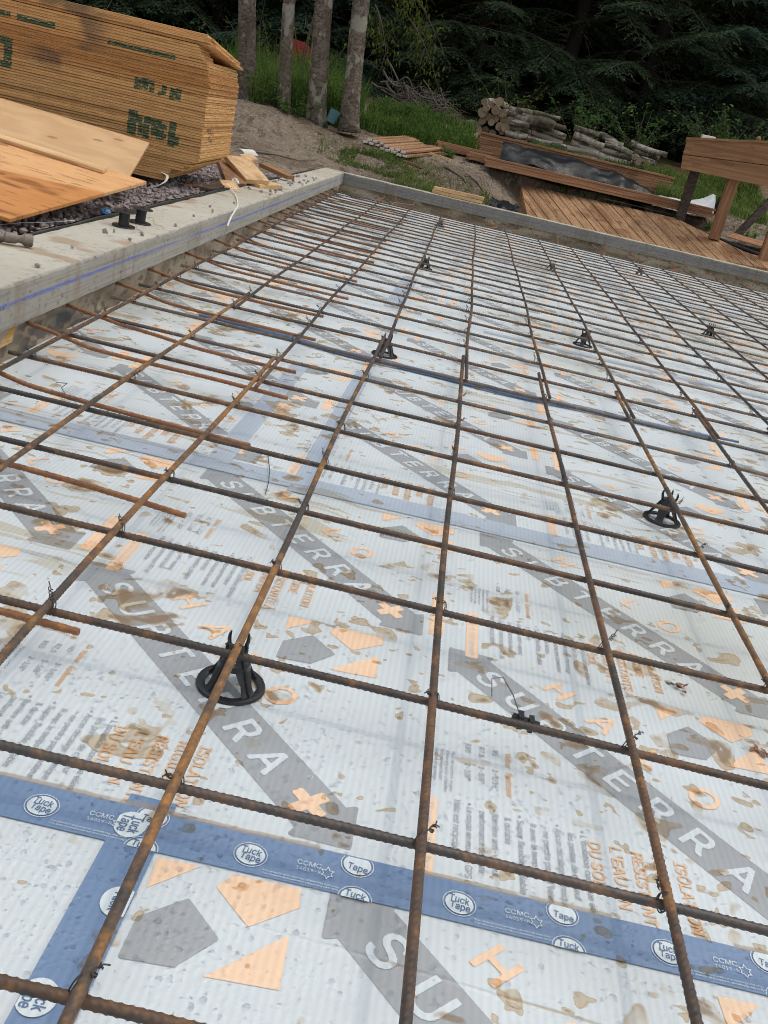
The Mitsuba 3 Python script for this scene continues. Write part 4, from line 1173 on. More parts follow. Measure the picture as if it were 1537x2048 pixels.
for (u, d) in ((0.35, 0.12), (0.35, 0.95), (1.4, 0.12)):
    o = SN + SU * u + SD * d + np.array([0, 0, 0.185])
    solo('skid_timber', plank(o, SU * 0.09, SD * 0.5, (0, 0, 0.075), 0.004), 'dark_timber', f'dark skid timber under the panel stack, {"front right" if (u, d) == (0.35, 0.12) else "rear right" if d > .5 else "front left"}', 'timber')
k0 = SN + SU * 0.02 + SD * 0.25 + np.array([0, 0, 0.195])
solo('skid_timber', plank(k0, SU * -0.10 + SD * 0.05, SD * 0.9, (0, 0, 0.06), 0.004), 'dark_timber', 'black wet timber sticking out under the right end of the panel stack', 'timber')

# loose plywood sheets in front of the stack
e1 = np.array([0.058, 0.99, 0.09]); e1 /= np.linalg.norm(e1); e2 = np.array([-1, 0.05, 0.062]); e2 /= np.linalg.norm(e2); e3 = np.cross(e1, e2); e3 /= np.linalg.norm(e3)
o = np.array([-1.42, 2.75, 0.255])
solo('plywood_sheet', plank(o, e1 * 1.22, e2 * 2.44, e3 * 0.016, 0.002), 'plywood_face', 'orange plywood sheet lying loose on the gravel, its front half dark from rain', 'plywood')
o2 = np.array([-1.515, 4.10, 0.285]); a = np.array([-0.19, 0.92, 0.21])
b = np.array([-1.0, 0.03, 0.055]); n3 = np.cross(a, b); n3 /= np.linalg.norm(n3)
solo('plywood_sheet', plank(o2, a * 0.92, b * 2.3, n3 * 0.014, 0.002), 'plywood_lean', 'pale knotty plywood sheet leaning back against the panel stack', 'plywood')
o3 = o + e1 * 1.09 + e3 * 0.017 + e2 * 0.16
solo('wood_strip', plank(o3, e1 * 0.085 + e2 * 0.02, e2 * 2.1, e3 * 0.018, 0.003), 'fresh_wood_x', 'long yellow wood strip lying on the back edge of the loose plywood', 'board')
solo('stone_chip', stone(0.012, 91), 'dark_timber', 'dark crumb lying on the wood strip of the plywood', 'stone', to_world=T().translate((o3 + e2 * 0.62 + e3 * 0.026).tolist()))

# wood offcuts by the wall
def offcut(p, q, r, th, m, label, nm='wood_offcut'):
    p, q, r = (np.asarray(t, float) for t in (p, q, r))
    a, b = q - p, r - p
    n_ = np.cross(a, b); n_ /= np.linalg.norm(n_)
    if n_[2] > 0: n_ = -n_
    solo(nm, plank(p, a, b, n_ * th, 0.003), m, label, 'wood block')


offcut((-1.72, 6.75, 0.412), (-1.565, 6.86, 0.43), (-1.50, 6.62, 0.285), 0.040, 'fresh_wood', 'light yellow block tilted against the other offcuts beside the left wall')
offcut((-1.846, 6.9, 0.42), (-1.73, 7.05, 0.425), (-1.60, 6.45, 0.25), 0.040, 'stained_wood', 'brown offcut leaning behind the light yellow block')
offcut((-1.47, 6.70, 0.272), (-1.36, 6.95, 0.285), (-1.40, 6.66, 0.265), 0.035, 'fresh_wood', 'small yellow block end sticking out below the tilted block')
offcut((-1.64, 6.02, 0.250), (-1.57, 6.12, 0.252), (-1.56, 5.97, 0.248), 0.038, 'fresh_wood', 'stubby block on the gravel under the stack corner, left of its twin')
offcut((-1.565, 6.10, 0.285), (-1.50, 6.28, 0.285), (-1.49, 6.04, 0.235), 0.038, 'fresh_wood', 'stubby block standing on the gravel beside the wall, right of its twin')
offcut((-1.74, 8.05, 0.335), (-1.70, 8.16, 0.34), (-1.45, 7.95, 0.29), 0.035, 'stained_wood', 'narrow brown stick lying on the soil beyond the yellow block')
offcut((-1.70, 7.1, 0.42), (-1.63, 7.2, 0.44), (-1.60, 6.95, 0.40), 0.03, 'fresh_wood', 'small chip of wood poking up behind the yellow block')
solo('fabric_scrap', grid(np.stack([np.stack([np.full(8, -1.79 + 0.03 * i), np.full(8, 7.2), 0.40 + 0.055 * np.sin(np.linspace(0.3, 2.8, 8)) + 0.004 * i], -1) + np.stack([np.linspace(0, 0.12, 8), np.zeros(8), np.zeros(8)], -1) + np.array([0, 0.02 * i, 0]) for i in range(4)])), 'strap_white', 'white scrap of fabric looped on top of the offcuts', 'fabric scrap', smooth=True)
solo('fabric_scrap', (v * [0.035, 0.02, 0.028] + [-1.52, 6.35, 0.265], pm.faces), 'strap_white', 'pale crumpled scrap lying between offcuts and wall', 'fabric scrap', smooth=20)
solo('strip_lath', plank((-1.72, 5.72, 0.222), (0.19, 0.38, 0.012), (0.035, -0.018, 0), (0, 0, 0.012), 0.002), 'stained_wood', 'thin grey lath lying on the gravel before the offcuts', 'lath')

# two blocks on the far wall
for (dx, zz, dy, t) in ((0.0, ZT + 0.004, 0.0, 'lower'), (0.012, ZT + 0.046, -0.008, 'upper')):
    solo('wood_block', plank((-0.342 + dx, 11.56 + dy, zz), (0.635, 0.0, 0.006), (0, 0.10, 0), (0, 0, 0.040), 0.003), 'fresh_wood_x', f'yellow wood block on top of the far wall, the {t} of two', 'wood block')

# ------------------------------------------------------------------ lumber yard behind the far wall
def board_stack(o, length, nl, nd_, th, w, tilt, label, off=0.0, overhang=None, m='lumber_x'):
    o = np.asarray(o, float)
    z = 0.0
    for l in range(nl):
        for d in range(nd_):
            dx = rng.normal() * 0.012 + (off * (nl - l) if off else 0) + (overhang if overhang and l == nl - 1 else 0)
            p = o + np.array([dx, d * (w + 0.004) + rng.normal() * 0.003 - (0.012 if overhang and l == nl - 1 else 0), z + tilt * dx])
            solo('lumber_board', plank(p, (length, 0.0, tilt * length), (0, w, 0), (0, 0, th), 0.004), m, f'{label}, {nth(l)} layer up, {nth(d)} from the front', 'lumber', 'stacked lumber boards')
        z += th + 0.0012


board_stack((0.03, 14.40, 0.845), 2.95, 8, 3, 0.031, 0.14, -0.004, 'reddish brown board in the rear lumber stack', 0.0, 0.02)
board_stack((0.22, 12.98, 0.665), 3.18, 4, 3, 0.030, 0.14, 0.004, 'reddish brown board in the front lumber stack', 0.0)
board_stack((-0.52, 13.75, 0.735), 1.0, 3, 2, 0.036, 0.12, 0.0, 'short brown board, small pile left of the stacks')
board_stack((-0.05, 13.45, 0.700), 0.55, 3, 2, 0.034, 0.12, 0.01, 'short brown board, low pile touching the front stack')
board_stack((0.36, 13.46, 0.70), 1.9, 3, 1, 0.05, 0.20, 0.0, 'board in the covered pile under the black tarp')

# black tarp
nx, ny = 90, 26
X = np.linspace(0.40, 2.62, nx)[:, None] + np.zeros((1, ny)); s = np.linspace(0, 1, ny)[None]
Y = 13.22 + 0.80 * s + 0.03 * np.sin(X * 5)
crest = np.interp(X, [0.40, 0.6, 1.4, 2.1, 2.62], [0.985, 0.985, 0.96, 0.92, 0.79])
Z = crest + 0.03 - 0.20 * (1 - np.clip(s * 2.4, 0, 1)) ** 1.5 * (0.5 + fb(X * 3, 2, 0, 2, 42)) + 0.08 * (fb(X * 3.2, Y * 7, 0, 3, 41) - 0.5) + 0.018 * np.sin(X * 9 + 5 * s + 2 * np.sin(X * 3))
solo('tarp', grid(np.stack([X, Y, Z], -1)), 'black_sheet', 'black plastic tarp crumpled over the lumber pile', 'tarp', smooth=True)
# light sacks beyond the front stack
nx, ny = 60, 20
X = np.linspace(2.55, 3.52, nx)[:, None] + np.zeros((1, ny)); s = np.linspace(0, 1, ny)[None]
crest = np.interp(X, [2.55, 2.8, 3.2, 3.4, 3.52], [0.765, 0.80, 0.82, 0.90, 0.985])
Y = 13.55 + 0.40 * s + 0 * X
Z = 0.66 + (crest - 0.66) * np.sin(np.clip(s * 1.15, 0, 1) * math.pi / 2) ** 0.6 + 0.03 * (fb(X * 9, Y * 9, 0, 3, 51) - 0.5)
solo('sack', grid(np.stack([X, Y, Z], -1)), 'white_bag', 'crumpled white plastic sack behind the front lumber stack', 'sack', smooth=True)
solo('plastic_flap', plank((3.53, 13.6, 0.70), (0.02, 0.0, 0.26), (0.05, 0.30, 0), (0.03, 0, 0), 0.003), 'black_sheet', 'dark flap standing at the right end of the white sack', 'flap')

# pile of deck offcuts with white painted ends
ea = np.array([0.40, 1.05, 0.13])
cnt = 0
for row, (n_, zz) in enumerate(((8, 0.0), (7, 0.042))):
    for c in range(n_):
        x0 = -1.47 + c * 0.085 + row * 0.05
        o = np.array([x0, 12.98 - c * 0.055 + rng.normal() * 0.025, 0.590 - c * 0.006 + zz + 0.02 * (c < 3) + rng.normal() * 0.004])
        L = 1.0 + 0.1 * rng.normal()
        k = thing('deck_offcut', f'short white-ended board, {["lower", "upper"][row]} layer of the spread pile, {nth(c)} from the left', 'board', 'boards with white ends')
        part('board', plank(o, ea * L, (0.078, -0.045, 0), (0, 0, 0.030), 0.003), 'lumber_deckpile', k)
        part('painted_end', slab(o - ea * 0.004, ea * 0.0035, (0.066, -0.038, 0), (0, 0, 0.029)), 'white_end', k)
solo('wood_stick', plank((-0.56, 13.05, 0.645), (0.30, -0.22, -0.02), (0.02, 0.03, 0), (0, 0, 0.03), 0.003), 'fresh_wood', 'thin yellow stick on the soil right of the white-ended boards', 'stick')
solo('wood_stick', plank((-0.85, 12.55, 0.485), (0.26, -0.10, -0.02), (0.02, 0.05, 0), (0, 0, 0.03), 0.003), 'stained_wood', 'brown stick on the soil below the white-ended boards', 'stick')

# ------------------------------------------------------------------ deck (leans with the slope)
P1, P2, P3 = np.array([0.769, 13.2, 0.539]), np.array([2.886, 12.9, 0.577]), np.array([3.853, 11.95, 0.354])
dn_ = np.cross(P2 - P1, P3 - P1); dn_ /= np.linalg.norm(dn_); dn_ = dn_ if dn_[2] > 0 else -dn_


def dz(x, y): return P1[2] - (dn_[0] * (x - P1[0]) + dn_[1] * (y - P1[1])) / dn_[2]


poly = Polygon([(0.769, 13.2), (2.886, 12.9), (3.70, 12.1), (4.6, 11.75), (4.6, 11.66), (0.95, 11.70)])
deck = thing('deck', 'brown board deck sloping up behind the far wall, darkened by damp patches', 'deck')
bd = np.array([0.36, -1.05]); bd /= np.linalg.norm(bd); bn = np.array([-bd[1], bd[0]])
nb = 0
for c in range(-4, 40):
    base = np.array([0.80, 13.2]) + bn * (c * 0.136)
    quad = Polygon([base - bd * 2, base + bd * 4, base + bd * 4 + bn * 0.122, base - bd * 2 + bn * 0.122])
    g = quad.intersection(poly)
    for gg in getattr(g, 'geoms', [g]):
        if gg.is_empty or gg.area < 0.004: continue
        gg = gg.simplify(0.003)
        m = trimesh.creation.extrude_polygon(gg, 0.026)
        v_ = m.vertices.copy()
        v_[:, 2] = v_[:, 2] - 0.026 + np.array([dz(a, b) for a, b in v_[:, :2]]) + rng.normal() * 0.0015
        part('deck_board', (v_, m.faces), 'deck_wood', deck); nb += 1


def rail(a, b, h, t, nm, m, lab=None):
    a, b = np.array(a), np.array(b)
    d = (b - a) / np.linalg.norm(b - a); nn = np.array([d[1], -d[0]])
    z0, z1 = dz(*a) - 0.028, dz(*b) - 0.028
    o = np.array([a[0], a[1], z0 - h]); vec = np.array([b[0] - a[0], b[1] - a[1], z1 - z0])
    part(nm, plank(o, vec, (nn[0] * -t, nn[1] * -t, 0), (0, 0, h), 0.003), m, deck, label=lab)


part('rim_joist', plank((0.765, 13.2, dz(0.765, 13.2) - 0.22), (0.185, -1.5, dz(0.95, 11.7) - dz(0.765, 13.2)), (0.038, 0.004, 0), (0, 0, 0.192), 0.003), 'stained_wood', deck)
rail((0.80, 13.17), (2.88, 12.875), 0.12, 0.038, 'rim_joist', 'stained_wood')
rail((2.88, 12.875), (3.69, 12.08), 0.12, 0.038, 'rim_joist', 'stained_wood')

# raised planter / bench at the right edge
pl = thing('raised_bench', 'brown stained timber bench box on posts at the right edge of the photo', 'bench')
fr = [np.array(q) for q in ((2.633, 12.4, 1.525), (3.498, 11.95, 1.666), (2.638, 12.4, 1.339), (3.591, 11.95, 1.419), (2.666, 12.4, 1.180), (3.676, 11.95, 1.190))]


def wedge(a, b, c, d, back):
    back = np.asarray(back, float)
    v_ = np.array([c, d, b, a, c + back, d + back, b + back, a + back])
    return v_, QT[:, ::-1] if np.dot(np.cross(v_[1] - v_[0], v_[3] - v_[0]), back) < 0 else QT


bk = np.array([0.03, 0.035, 0.0])
part('apron_board', wedge(fr[0], fr[1], fr[2] + [0, 0, .010], fr[3] + [0, 0, .010], bk), 'stained_wood', pl)
part('apron_board', wedge(fr[2], fr[3], fr[4], fr[5], bk), 'stained_wood', pl)
part('cap_board', wedge(fr[0] + [-0.02, -0.03, 0.022], fr[1] + [0.0, -0.03, 0.022], fr[0] + [-0.02, -0.03, -0.004], fr[1] + [0.0, -0.03, -0.004], np.array([0.10, 0.55, 0.0])), 'stained_wood', pl)
part('end_board', wedge(fr[0] + bk, fr[0] + [0.12, 0.55, 0.0], fr[4] + bk, fr[4] + [0.12, 0.55, 0.0], np.array([0.03, 0.0, 0.0])), 'stained_wood', pl)


def post(x, y, z0, z1, w, m='post_wood', lean=(0, 0)):
    part('post', plank((x - w / 2, y - w / 2, z0), (w, 0, 0), (0, w, 0), (lean[0], lean[1], z1 - z0), 0.005), m, pl)


post(2.955, 12.90, 0.45, 1.25, 0.115, 'dark_timber')  # dark wood here paints in the shade this post stands in
post(3.335, 12.33, 0.44, 1.24, 0.125)
post(3.93, 11.95, 0.30, 1.20, 0.125)
part('brace', plank((3.76, 13.0, 0.56), (0.10, 0.0, 0.0), (0, 0.10, 0), (0.42, 0.15, 0.72), 0.005), 'dark_timber', pl)
k = solo('white_block', plank((2.83, 12.5, 1.575), (0.17, 0.0, 0.004), (0, 0.09, 0), (-0.01, 0, 0.05), 0.004), 'white_plastic', 'small white block sitting on top of the raised bench', 'block')
m_ = trimesh.creation.icosphere(2, 0.03)
solo('post_knob', (m_.vertices * [1, 1, 1.2] + [3.46, 12.3, 1.705], m_.faces), 'stained_wood', 'round wooden knob on the bench top at the right edge', 'knob', smooth=True)
solo('plywood_scrap', plank((3.50, 12.42, 0.50), (0.62, -0.16, -0.03), (0.20, 0.42, 0.05), (0, 0, 0.014), 0.002), 'lumber_x', 'brown flat board lying on the ground behind the bench posts', 'board')
solo('dark_pipe', tube(np.array([[3.0, 12.78, 0.50], [3.5, 12.35, 0.44], [4.0, 12.05, 0.38]]), 0.03, 8), 'black_sheet', 'black pipe lying along the right edge of the deck', 'pipe', smooth=True)
for i in range(5):
    a = np.array([1.9 + 0.28 * i, 13.0 + 0.05 * rng.normal(), 0.60])
    solo('lath', plank(a, (0.30, -0.05 + 0.05 * rng.normal(), 0.0), (0.01, 0.04, 0), (0, 0, 0.014), 0.002), 'dark_timber', f'dark weathered lath behind the deck edge, {nth(i)} from the left', 'lath')
nx = 30
X, S_ = np.meshgrid(np.linspace(0.42, 0.80, nx), np.linspace(0, 1, 14), indexing='ij')
solo('plastic_sheet', grid(np.stack([X - 0.02, 11.72 + 0.40 * S_, 0.205 + 0.10 * S_ + 0.10 * (fb(X * 16, S_ * 4, 0, 3, 61) - 0.4)], -1)), 'black_sheet', 'crumpled black plastic sheet beside the left end of the deck', 'plastic sheet', smooth=True)

# ------------------------------------------------------------------ log pile
def log_shape(seed, r, L):
    q = np.random.default_rng(seed)
    n = 9
    t = np.linspace(0, 1, n)
    P = np.stack([t * L, 0.035 * np.sin(t * 3 + q.uniform(0, 6)) * L, 0.03 * np.sin(t * 4 + q.uniform(0, 6)) * L], -1)
    ang = np.arange(11) * 2 * math.pi / 11
    rr = r * (1 + 0.10 * (fb(t[:, None] * 4 + seed, np.cos(ang)[None] * 1.2, np.sin(ang)[None] * 1.2, 3, seed) - 0.5) * 2.4)
    v, f = tube(P, rr, 11, caps=False)
    ends = []
    for e, idx in ((0, np.arange(11)), (n - 1, (n - 1) * 11 + np.arange(11))):
        ring = v[idx] + (np.array([-0.004, 0, 0]) if e == 0 else np.array([0.004, 0, 0]))
        c = ring.mean(0)
        kk = np.arange(11)
        ff = np.stack([kk, (kk + 1) % 11, kk * 0 + 11], 1)
        ends.append((np.vstack([ring, c]), ff if e else ff[:, ::-1]))
    return mikit.ply((v, f), 'log_bark', True), [mikit.ply(x, 'cut_wood') for x in ends]


LOGS = [log_shape(s, 1.0, 10.0) for s in range(6)]


def put_log(x, y, z, r, L, yaw, pitch, label, group):
    bark, ends = LOGS[rng.integers(6)]
    k = thing('cut_log', label, 'log', group)
    M = T().translate([float(x), float(y), float(z)]).rotate([0, 0, 1], float(yaw)).rotate([0, 1, 0], float(-pitch)).rotate([1, 0, 0], float(rng.uniform(0, 360))).scale([L / 10.0, r, r])
    part('bark', None, None, k, shape=bark, to_world=M)
    for e in ends: part('cut_end', None, None, k, shape=e, to_world=M)


# end-on group at the left
for row in range(5):
    for c in range(5 - (row > 2) - (row > 3)):
        r = rng.uniform(0.050, 0.078)
        put_log(-0.02 + 0.128 * c + 0.06 * (row % 2) + rng.normal() * 0.012, 15.9 + rng.normal() * 0.05, 1.17 + 0.105 * row + rng.normal() * 0.01, r, 1.1, 82 + rng.normal() * 5, 2, f'end-on log left in the woodpile, {nth(row)} row up, {nth(c)} from the left', 'logs stacked end-on')
put_log(-0.22, 16.1, 1.17, 0.085, 0.9, 80, 0, 'single thick log lying end-on just left of the woodpile', None)
# side-on groups
for g, (x0, z0, lens, rows) in enumerate(((0.42, 1.14, [(0.34, 0.62), (0.40, 0.52), (0.30, 0.60), (0.50, 0.40), (0.36, 0.42)], 5), (1.50, 1.05, [(0.46, 0.50, 0.44), (0.5, 0.46, 0.42), (0.42, 0.55, 0.36), (0.5, 0.46, 0.40), (0.45, 0.35)], 5))):
    for row in range(rows):
        x = x0 + rng.normal() * 0.02
        for c, L in enumerate(lens[row]):
            r = rng.uniform(0.036, 0.056)
            put_log(x, 15.93 + rng.normal() * 0.06, z0 + 0.05 + 0.094 * row - 0.035 * (x - x0) + rng.normal() * 0.008, r, L + 0.02, rng.normal() * 5, rng.normal() * 3 - 2, f'side-on log, {["left", "right"][g]} half of the woodpile, {nth(row)} layer up, {nth(c)} from the left', 'logs stacked side-on')
            x += L + 0.03
for i, (x, z) in enumerate(((2.62, 1.20), (2.72, 1.11), (2.60, 1.08), (2.55, 1.29), (2.74, 1.22))):
    put_log(x, 15.75, z, 0.05, 0.8, 70 + 8 * rng.normal(), 0, f'small log end showing at the right end of the woodpile, {nth(i)} of a cluster', 'logs at the right end of the woodpile')
put_log(2.42, 15.85, 1.47, 0.045, 0.62, -6, -6, 'crooked log lying on top of the right end of the woodpile', None)
put_log(3.02, 15.9, 1.03, 0.085, 0.4, 60, 0, 'short thick log lying apart right of the woodpile', None)
put_log(0.62, 15.85, 1.50, 0.085, 0.55, -4, -8, 'thick bulging log on top of the left half of the woodpile', None)

# brush pile
bp = thing('brush_pile', 'tangled heap of grey cut branches at the edge of the forest', 'brush pile')
for i in range(64):
    q = rng
    c = np.array([-1.55 + 0.85 * q.random() * 1.2, 16.6 + 0.7 * q.random() - 0.5 * 0, 1.22 + 0.45 * q.random() ** 1.5])
    c[2] -= 0.22 * (c[0] + 1.5)
    d = np.array([1.0, 0.5 * q.normal(), -0.22 + 0.30 * q.normal()]); d /= np.linalg.norm(d)
    L = q.uniform(0.35, 1.1); t = np.linspace(-0.5, 0.5, 7)[:, None]
    P = c + d * t * L + np.column_stack([0 * t, 0.06 * np.sin(t * 5 + i), 0.10 * np.cos(t * 4 + i)])
    ms = [tube(P, np.linspace(0.018, 0.005, 7) * q.uniform(0.5, 1.3), 5)]
    for b in range(4):
        j = q.integers(2, 6); dd = d * 0.5 + q.normal(size=3) * 0.5
        ms.append(tube(np.stack([P[j], P[j] + dd * 0.12, P[j] + dd * 0.25 + [0, 0, -0.03]]), [0.005, 0.004, 0.002], 4))
    part('branch', cat_mesh(ms), 'grey_branch', bp, True)
# roots and sticks on the soil
for i, (pts, t) in enumerate([(([-2.62, 10.9], [-2.45, 11.0], [-2.28, 11.25], [-2.05, 11.5], [-1.86, 11.9]), 'long grey stick lying on the bare soil right of the panel stack'), (([-0.30, 12.75], [-0.16, 12.62], [-0.02, 12.5], [0.03, 12.4]), 'crooked root on the soil before the lumber stacks, left one'), (([0.05, 12.62], [0.18, 12.45], [0.28, 12.3], [0.31, 12.2]), 'crooked root on the soil before the lumber stacks, right one')]):
    P = np.array([[a, b, float(gz(a, b)) + 0.015] for a, b in pts])
    solo('fallen_stick', tube(P, np.linspace(0.016, 0.007, len(P)), 7), 'grey_branch', t, 'stick', smooth=True)

n = 5200
cx, cy = rng.uniform(-3.6, 4.6, n), rng.uniform(9.6, 15.6, n)
kp = (fb(cx * 1.3, cy * 1.3, 0, 3, 77) > 0.40) & ((cy > 11.85) | (cx < -1.85)) & ~((cx > 0.6) & (cy < 13.3))
cx, cy = cx[kp], cy[kp]; n = len(cx)
V = ico.vertices[None] * (0.5 + 0.8 * rng.random((n, 12, 1))) * (0.006 + 0.020 * rng.random((n, 1, 1)) ** 3)
V[..., 2] *= 0.6
V += np.stack([cx, cy, gz(cx, cy) + 0.002], -1)[:, None]
solo('soil_clods', (V.reshape(-1, 3), (ico.faces[None] + (np.arange(n) * 12)[:, None, None]).reshape(-1, 3)), 'soil', 'clods and pebbles strewn over the bare soil', 'clods', kind='stuff')
n = 3400
cx, cy = rng.uniform(-3.6, 4.6, n), rng.uniform(11.9, 15.9, n)
kp = (fb(cx * 1.1 + 9, cy * 1.1, 0, 3, 78) > 0.42) & ~((cx > 0.6) & (cy < 13.3))
P = np.column_stack([cx[kp], cy[kp], gz(cx[kp], cy[kp]) + 0.008])
solo('leaf_litter', leaves(P, unit(len(P)) * [1, 1, .25], unit(len(P)) * .5 + [0, 0, 1], 0.035 + 0.05 * rng.random(len(P)), 0.012), 'grey_branch', 'dry leaf and twig litter on the bare soil', 'litter', kind='stuff')

# ------------------------------------------------------------------ grass and weeds
def blades(n, region, hmin, hmax, name, label, m, w=0.006, lean=0.35, tuft=0.5):
    X, Y = region(n)
    Z = gz(X, Y)
    h = (hmin + (hmax - hmin) * rng.random(len(X))) * (0.6 + 0.8 * fb(X * 3, Y * 3, 0, 2, 71))
    d = unit(len(X)) * [1, 1, 0]
    b0 = np.stack([X, Y, Z - 0.01], -1)
    s = np.cross(d, [0, 0, 1.0]); s /= np.linalg.norm(s, axis=1, keepdims=True) + 1e-9
    ln = (lean * rng.random(len(X)) * h)[:, None]
    b1 = b0 + d * ln * 0.35 + np.array([0, 0, 1.0]) * (h * 0.6)[:, None]
    b2 = b0 + d * ln * 1.2 + np.array([0, 0, 1.0]) * (h * (0.98 - 0.2 * rng.random(len(X))))[:, None]
    ww = w * (0.6 + 0.8 * rng.random((len(X), 1)))
    v = np.stack([b0 - s * ww, b0 + s * ww, b1 - s * ww * 0.8, b1 + s * ww * 0.8, b2], 1).reshape(-1, 3)
    k5 = np.arange(len(X))[:, None] * 5
    f = np.concatenate([k5 + [[0, 1, 3]], k5 + [[0, 3, 2]], k5 + [[2, 3, 4]]], 1).reshape(-1, 3)
    solo(name, (v, f), m, label, 'grass', kind='stuff')


def rect(x0, x1, y0, y1, thr=0.0, seed=81, sc=1.4):
    def f(n):
        X, Y = rng.uniform(x0, x1, n * 3), rng.uniform(y0, y1, n * 3)
        e = np.minimum(np.minimum(X - x0, x1 - X) / (x1 - x0), np.minimum(Y - y0, y1 - Y) / (y1 - y0)) * 4
        kp = fb(X * sc, Y * sc, 0, 3, seed) * np.clip(e + 0.35, 0, 1.0) > thr
        return X[kp][:n], Y[kp][:n]
    return f


blades(9000, rect(-4.2, -1.75, 13.3, 16.2, 0.25), 0.22, 0.72, 'tall_grass', 'tall bright grass round the feet of the four bare trunks', 'grass_green', 0.008, 0.5)
blades(6500, rect(-1.9, 0.15, 13.9, 16.2, 0.30, 82, 2.0), 0.07, 0.28, 'grass_patch', 'bright green grass before the brush pile and woodpile', 'grass_green', 0.008, 0.6)
blades(1500, rect(-1.75, -0.70, 12.0, 12.70, 0.42, 83, 3.0), 0.03, 0.10, 'grass_strip', 'short grass in front of the white-ended boards', 'grass_pale', 0.005, 0.6)
blades(700, rect(-0.95, -0.25, 11.72, 12.5, 0.40, 85, 3.5), 0.04, 0.15, 'grass_tuft', 'thin grass tuft behind the far wall left of the two wood blocks', 'grass_pale', 0.004, 0.7)
blades(160, rect(0.22, 0.50, 11.9, 12.35, 0.38, 86, 4.0), 0.05, 0.16, 'grass_sprig', 'small yellow-green sprig on the soil behind the two wood blocks', 'grass_pale', 0.004, 0.7)
blades(800, rect(1.1, 2.35, 13.0, 13.30, 0.42, 87, 4.0), 0.05, 0.14, 'grass_fringe', 'grass fringe growing along the back edge of the deck', 'grass_green', 0.005, 0.7)
blades(6500, rect(2.6, 4.4, 13.9, 15.8, 0.24), 0.10, 0.28, 'grass_bank', 'bright green grass seen between the bench posts', 'grass_pale', 0.008, 0.6)
blades(2500, rect(0.3, 3.0, 15.2, 15.85, 0.30), 0.05, 0.14, 'grass_border', 'grass growing along the foot of the woodpile', 'grass_green', 0.007, 0.6)


blades(900, rect(-2.9, 0.6, 11.95, 12.9, 0.52, 91, 2.2), 0.03, 0.12, 'sparse_weeds', 'sparse thin weeds scattered over the bare soil', 'grass_pale', 0.004, 0.9)
blades(700, rect(2.2, 5.0, 12.2, 14.5, 0.50, 92, 2.2), 0.04, 0.18, 'sparse_weeds', 'sparse thin weeds on the soil behind the bench', 'grass_pale', 0.004, 0.9)


def weed(x, y, h, spread, n, size, m, label, cat='plant', z=None, name='weed_plant'):
    q = rng
    z = float(gz(x, y)) if z is None else z
    k = thing(name, label, cat)
    ms = []; Pl = []; Dl = []
    for i in range(max(4, n // 26)):
        d = np.array([q.normal() * spread * 0.5, q.normal() * spread * 0.5, h * q.uniform(0.55, 1.0)])
        t = np.linspace(0, 1, 6)[:, None]
        P = np.array([x + q.normal() * spread * 0.18, y + q.normal() * spread * 0.18, z - 0.02]) + d * t + np.array([d[0], d[1], 0]) * t ** 2 * 0.6
        ms.append(tube(P, np.linspace(0.006, 0.002, 6) * (0.6 + h), 5))
        for j in range(26):
            s = q.uniform(0.25, 1.0); a = np.array([np.interp(s, t[:, 0], P[:, c]) for c in range(3)])
            Pl.append(a + q.normal(size=3) * 0.05 * h * np.array([1, 1, .6])); Dl.append([q.normal(), q.normal(), q.normal() * 0.4 - 0.2])
    part('stem', cat_mesh(ms), 'dead_twig', k, True)
    Pl, Dl = np.array(Pl), np.array(Dl)
    part('foliage', leaves(Pl, Dl, unit(len(Pl)) * 0.5 + [0, 0, 1], size * (0.7 + 0.6 * q.random(len(Pl))), size * 0.5), m, k, kind='stuff')


weed(-2.86, 13.1, 0.52, 0.30, 300, 0.075, 'grass_green', 'leafy green weed at the right edge of the panel stack', z=0.70)
weed(-2.46, 13.0, 0.34, 0.26, 200, 0.07, 'grass_green', 'leafy weed left of the second bare trunk', z=0.72)
weed(-1.0, 15.6, 0.40, 0.45, 260, 0.07, 'leaf_green', 'dark leafy plant below the brush pile')
weed(-0.05, 14.55, 0.24, 0.34, 300, 0.07, 'grass_green', 'bright leafy plant left of the rear lumber stack')
weed(-0.25, 13.4, 0.22, 0.20, 160, 0.055, 'grass_green', 'small leafy plant in front of the small board pile')
weed(4.10, 16.7, 1.15, 0.70, 1300, 0.09, 'leaf_green', 'leafy light green bush behind the raised bench', 'bush', name='bush')
weed(2.75, 16.9, 1.0, 0.6, 380, 0.08, 'leaf_green', 'thin dark leafy bush behind the right end of the woodpile', 'bush', name='bush')
weed(1.75, 16.8, 1.0, 0.5, 420, 0.075, 'leaf_green', 'sparse leafy sapling behind the middle of the woodpile', 'bush', name='bush')
weed(0.35, 16.6, 0.95, 0.4, 300, 0.07, 'leaf_olive', 'leafy growth on top of the end-on logs', 'bush', name='bush')
weed(3.40, 13.1, 0.16, 0.16, 120, 0.05, 'leaf_green', 'low green plant at the foot of the middle bench post')
weed(3.95, 12.9, 0.18, 0.2, 120, 0.05, 'leaf_green', 'low dark plant under the slanted brace')
weed(-3.35, 14.9, 1.35, 0.5, 200, 0.075, 'leaf_olive', 'slender olive sapling between the first and second bare trunks', 'sapling', name='sapling')
weed(-2.80, 15.0, 1.95, 0.55, 120, 0.085, 'leaf_olive', 'thin sapling with yellowish leaves between the second and third bare trunks', 'sapling', name='sapling')

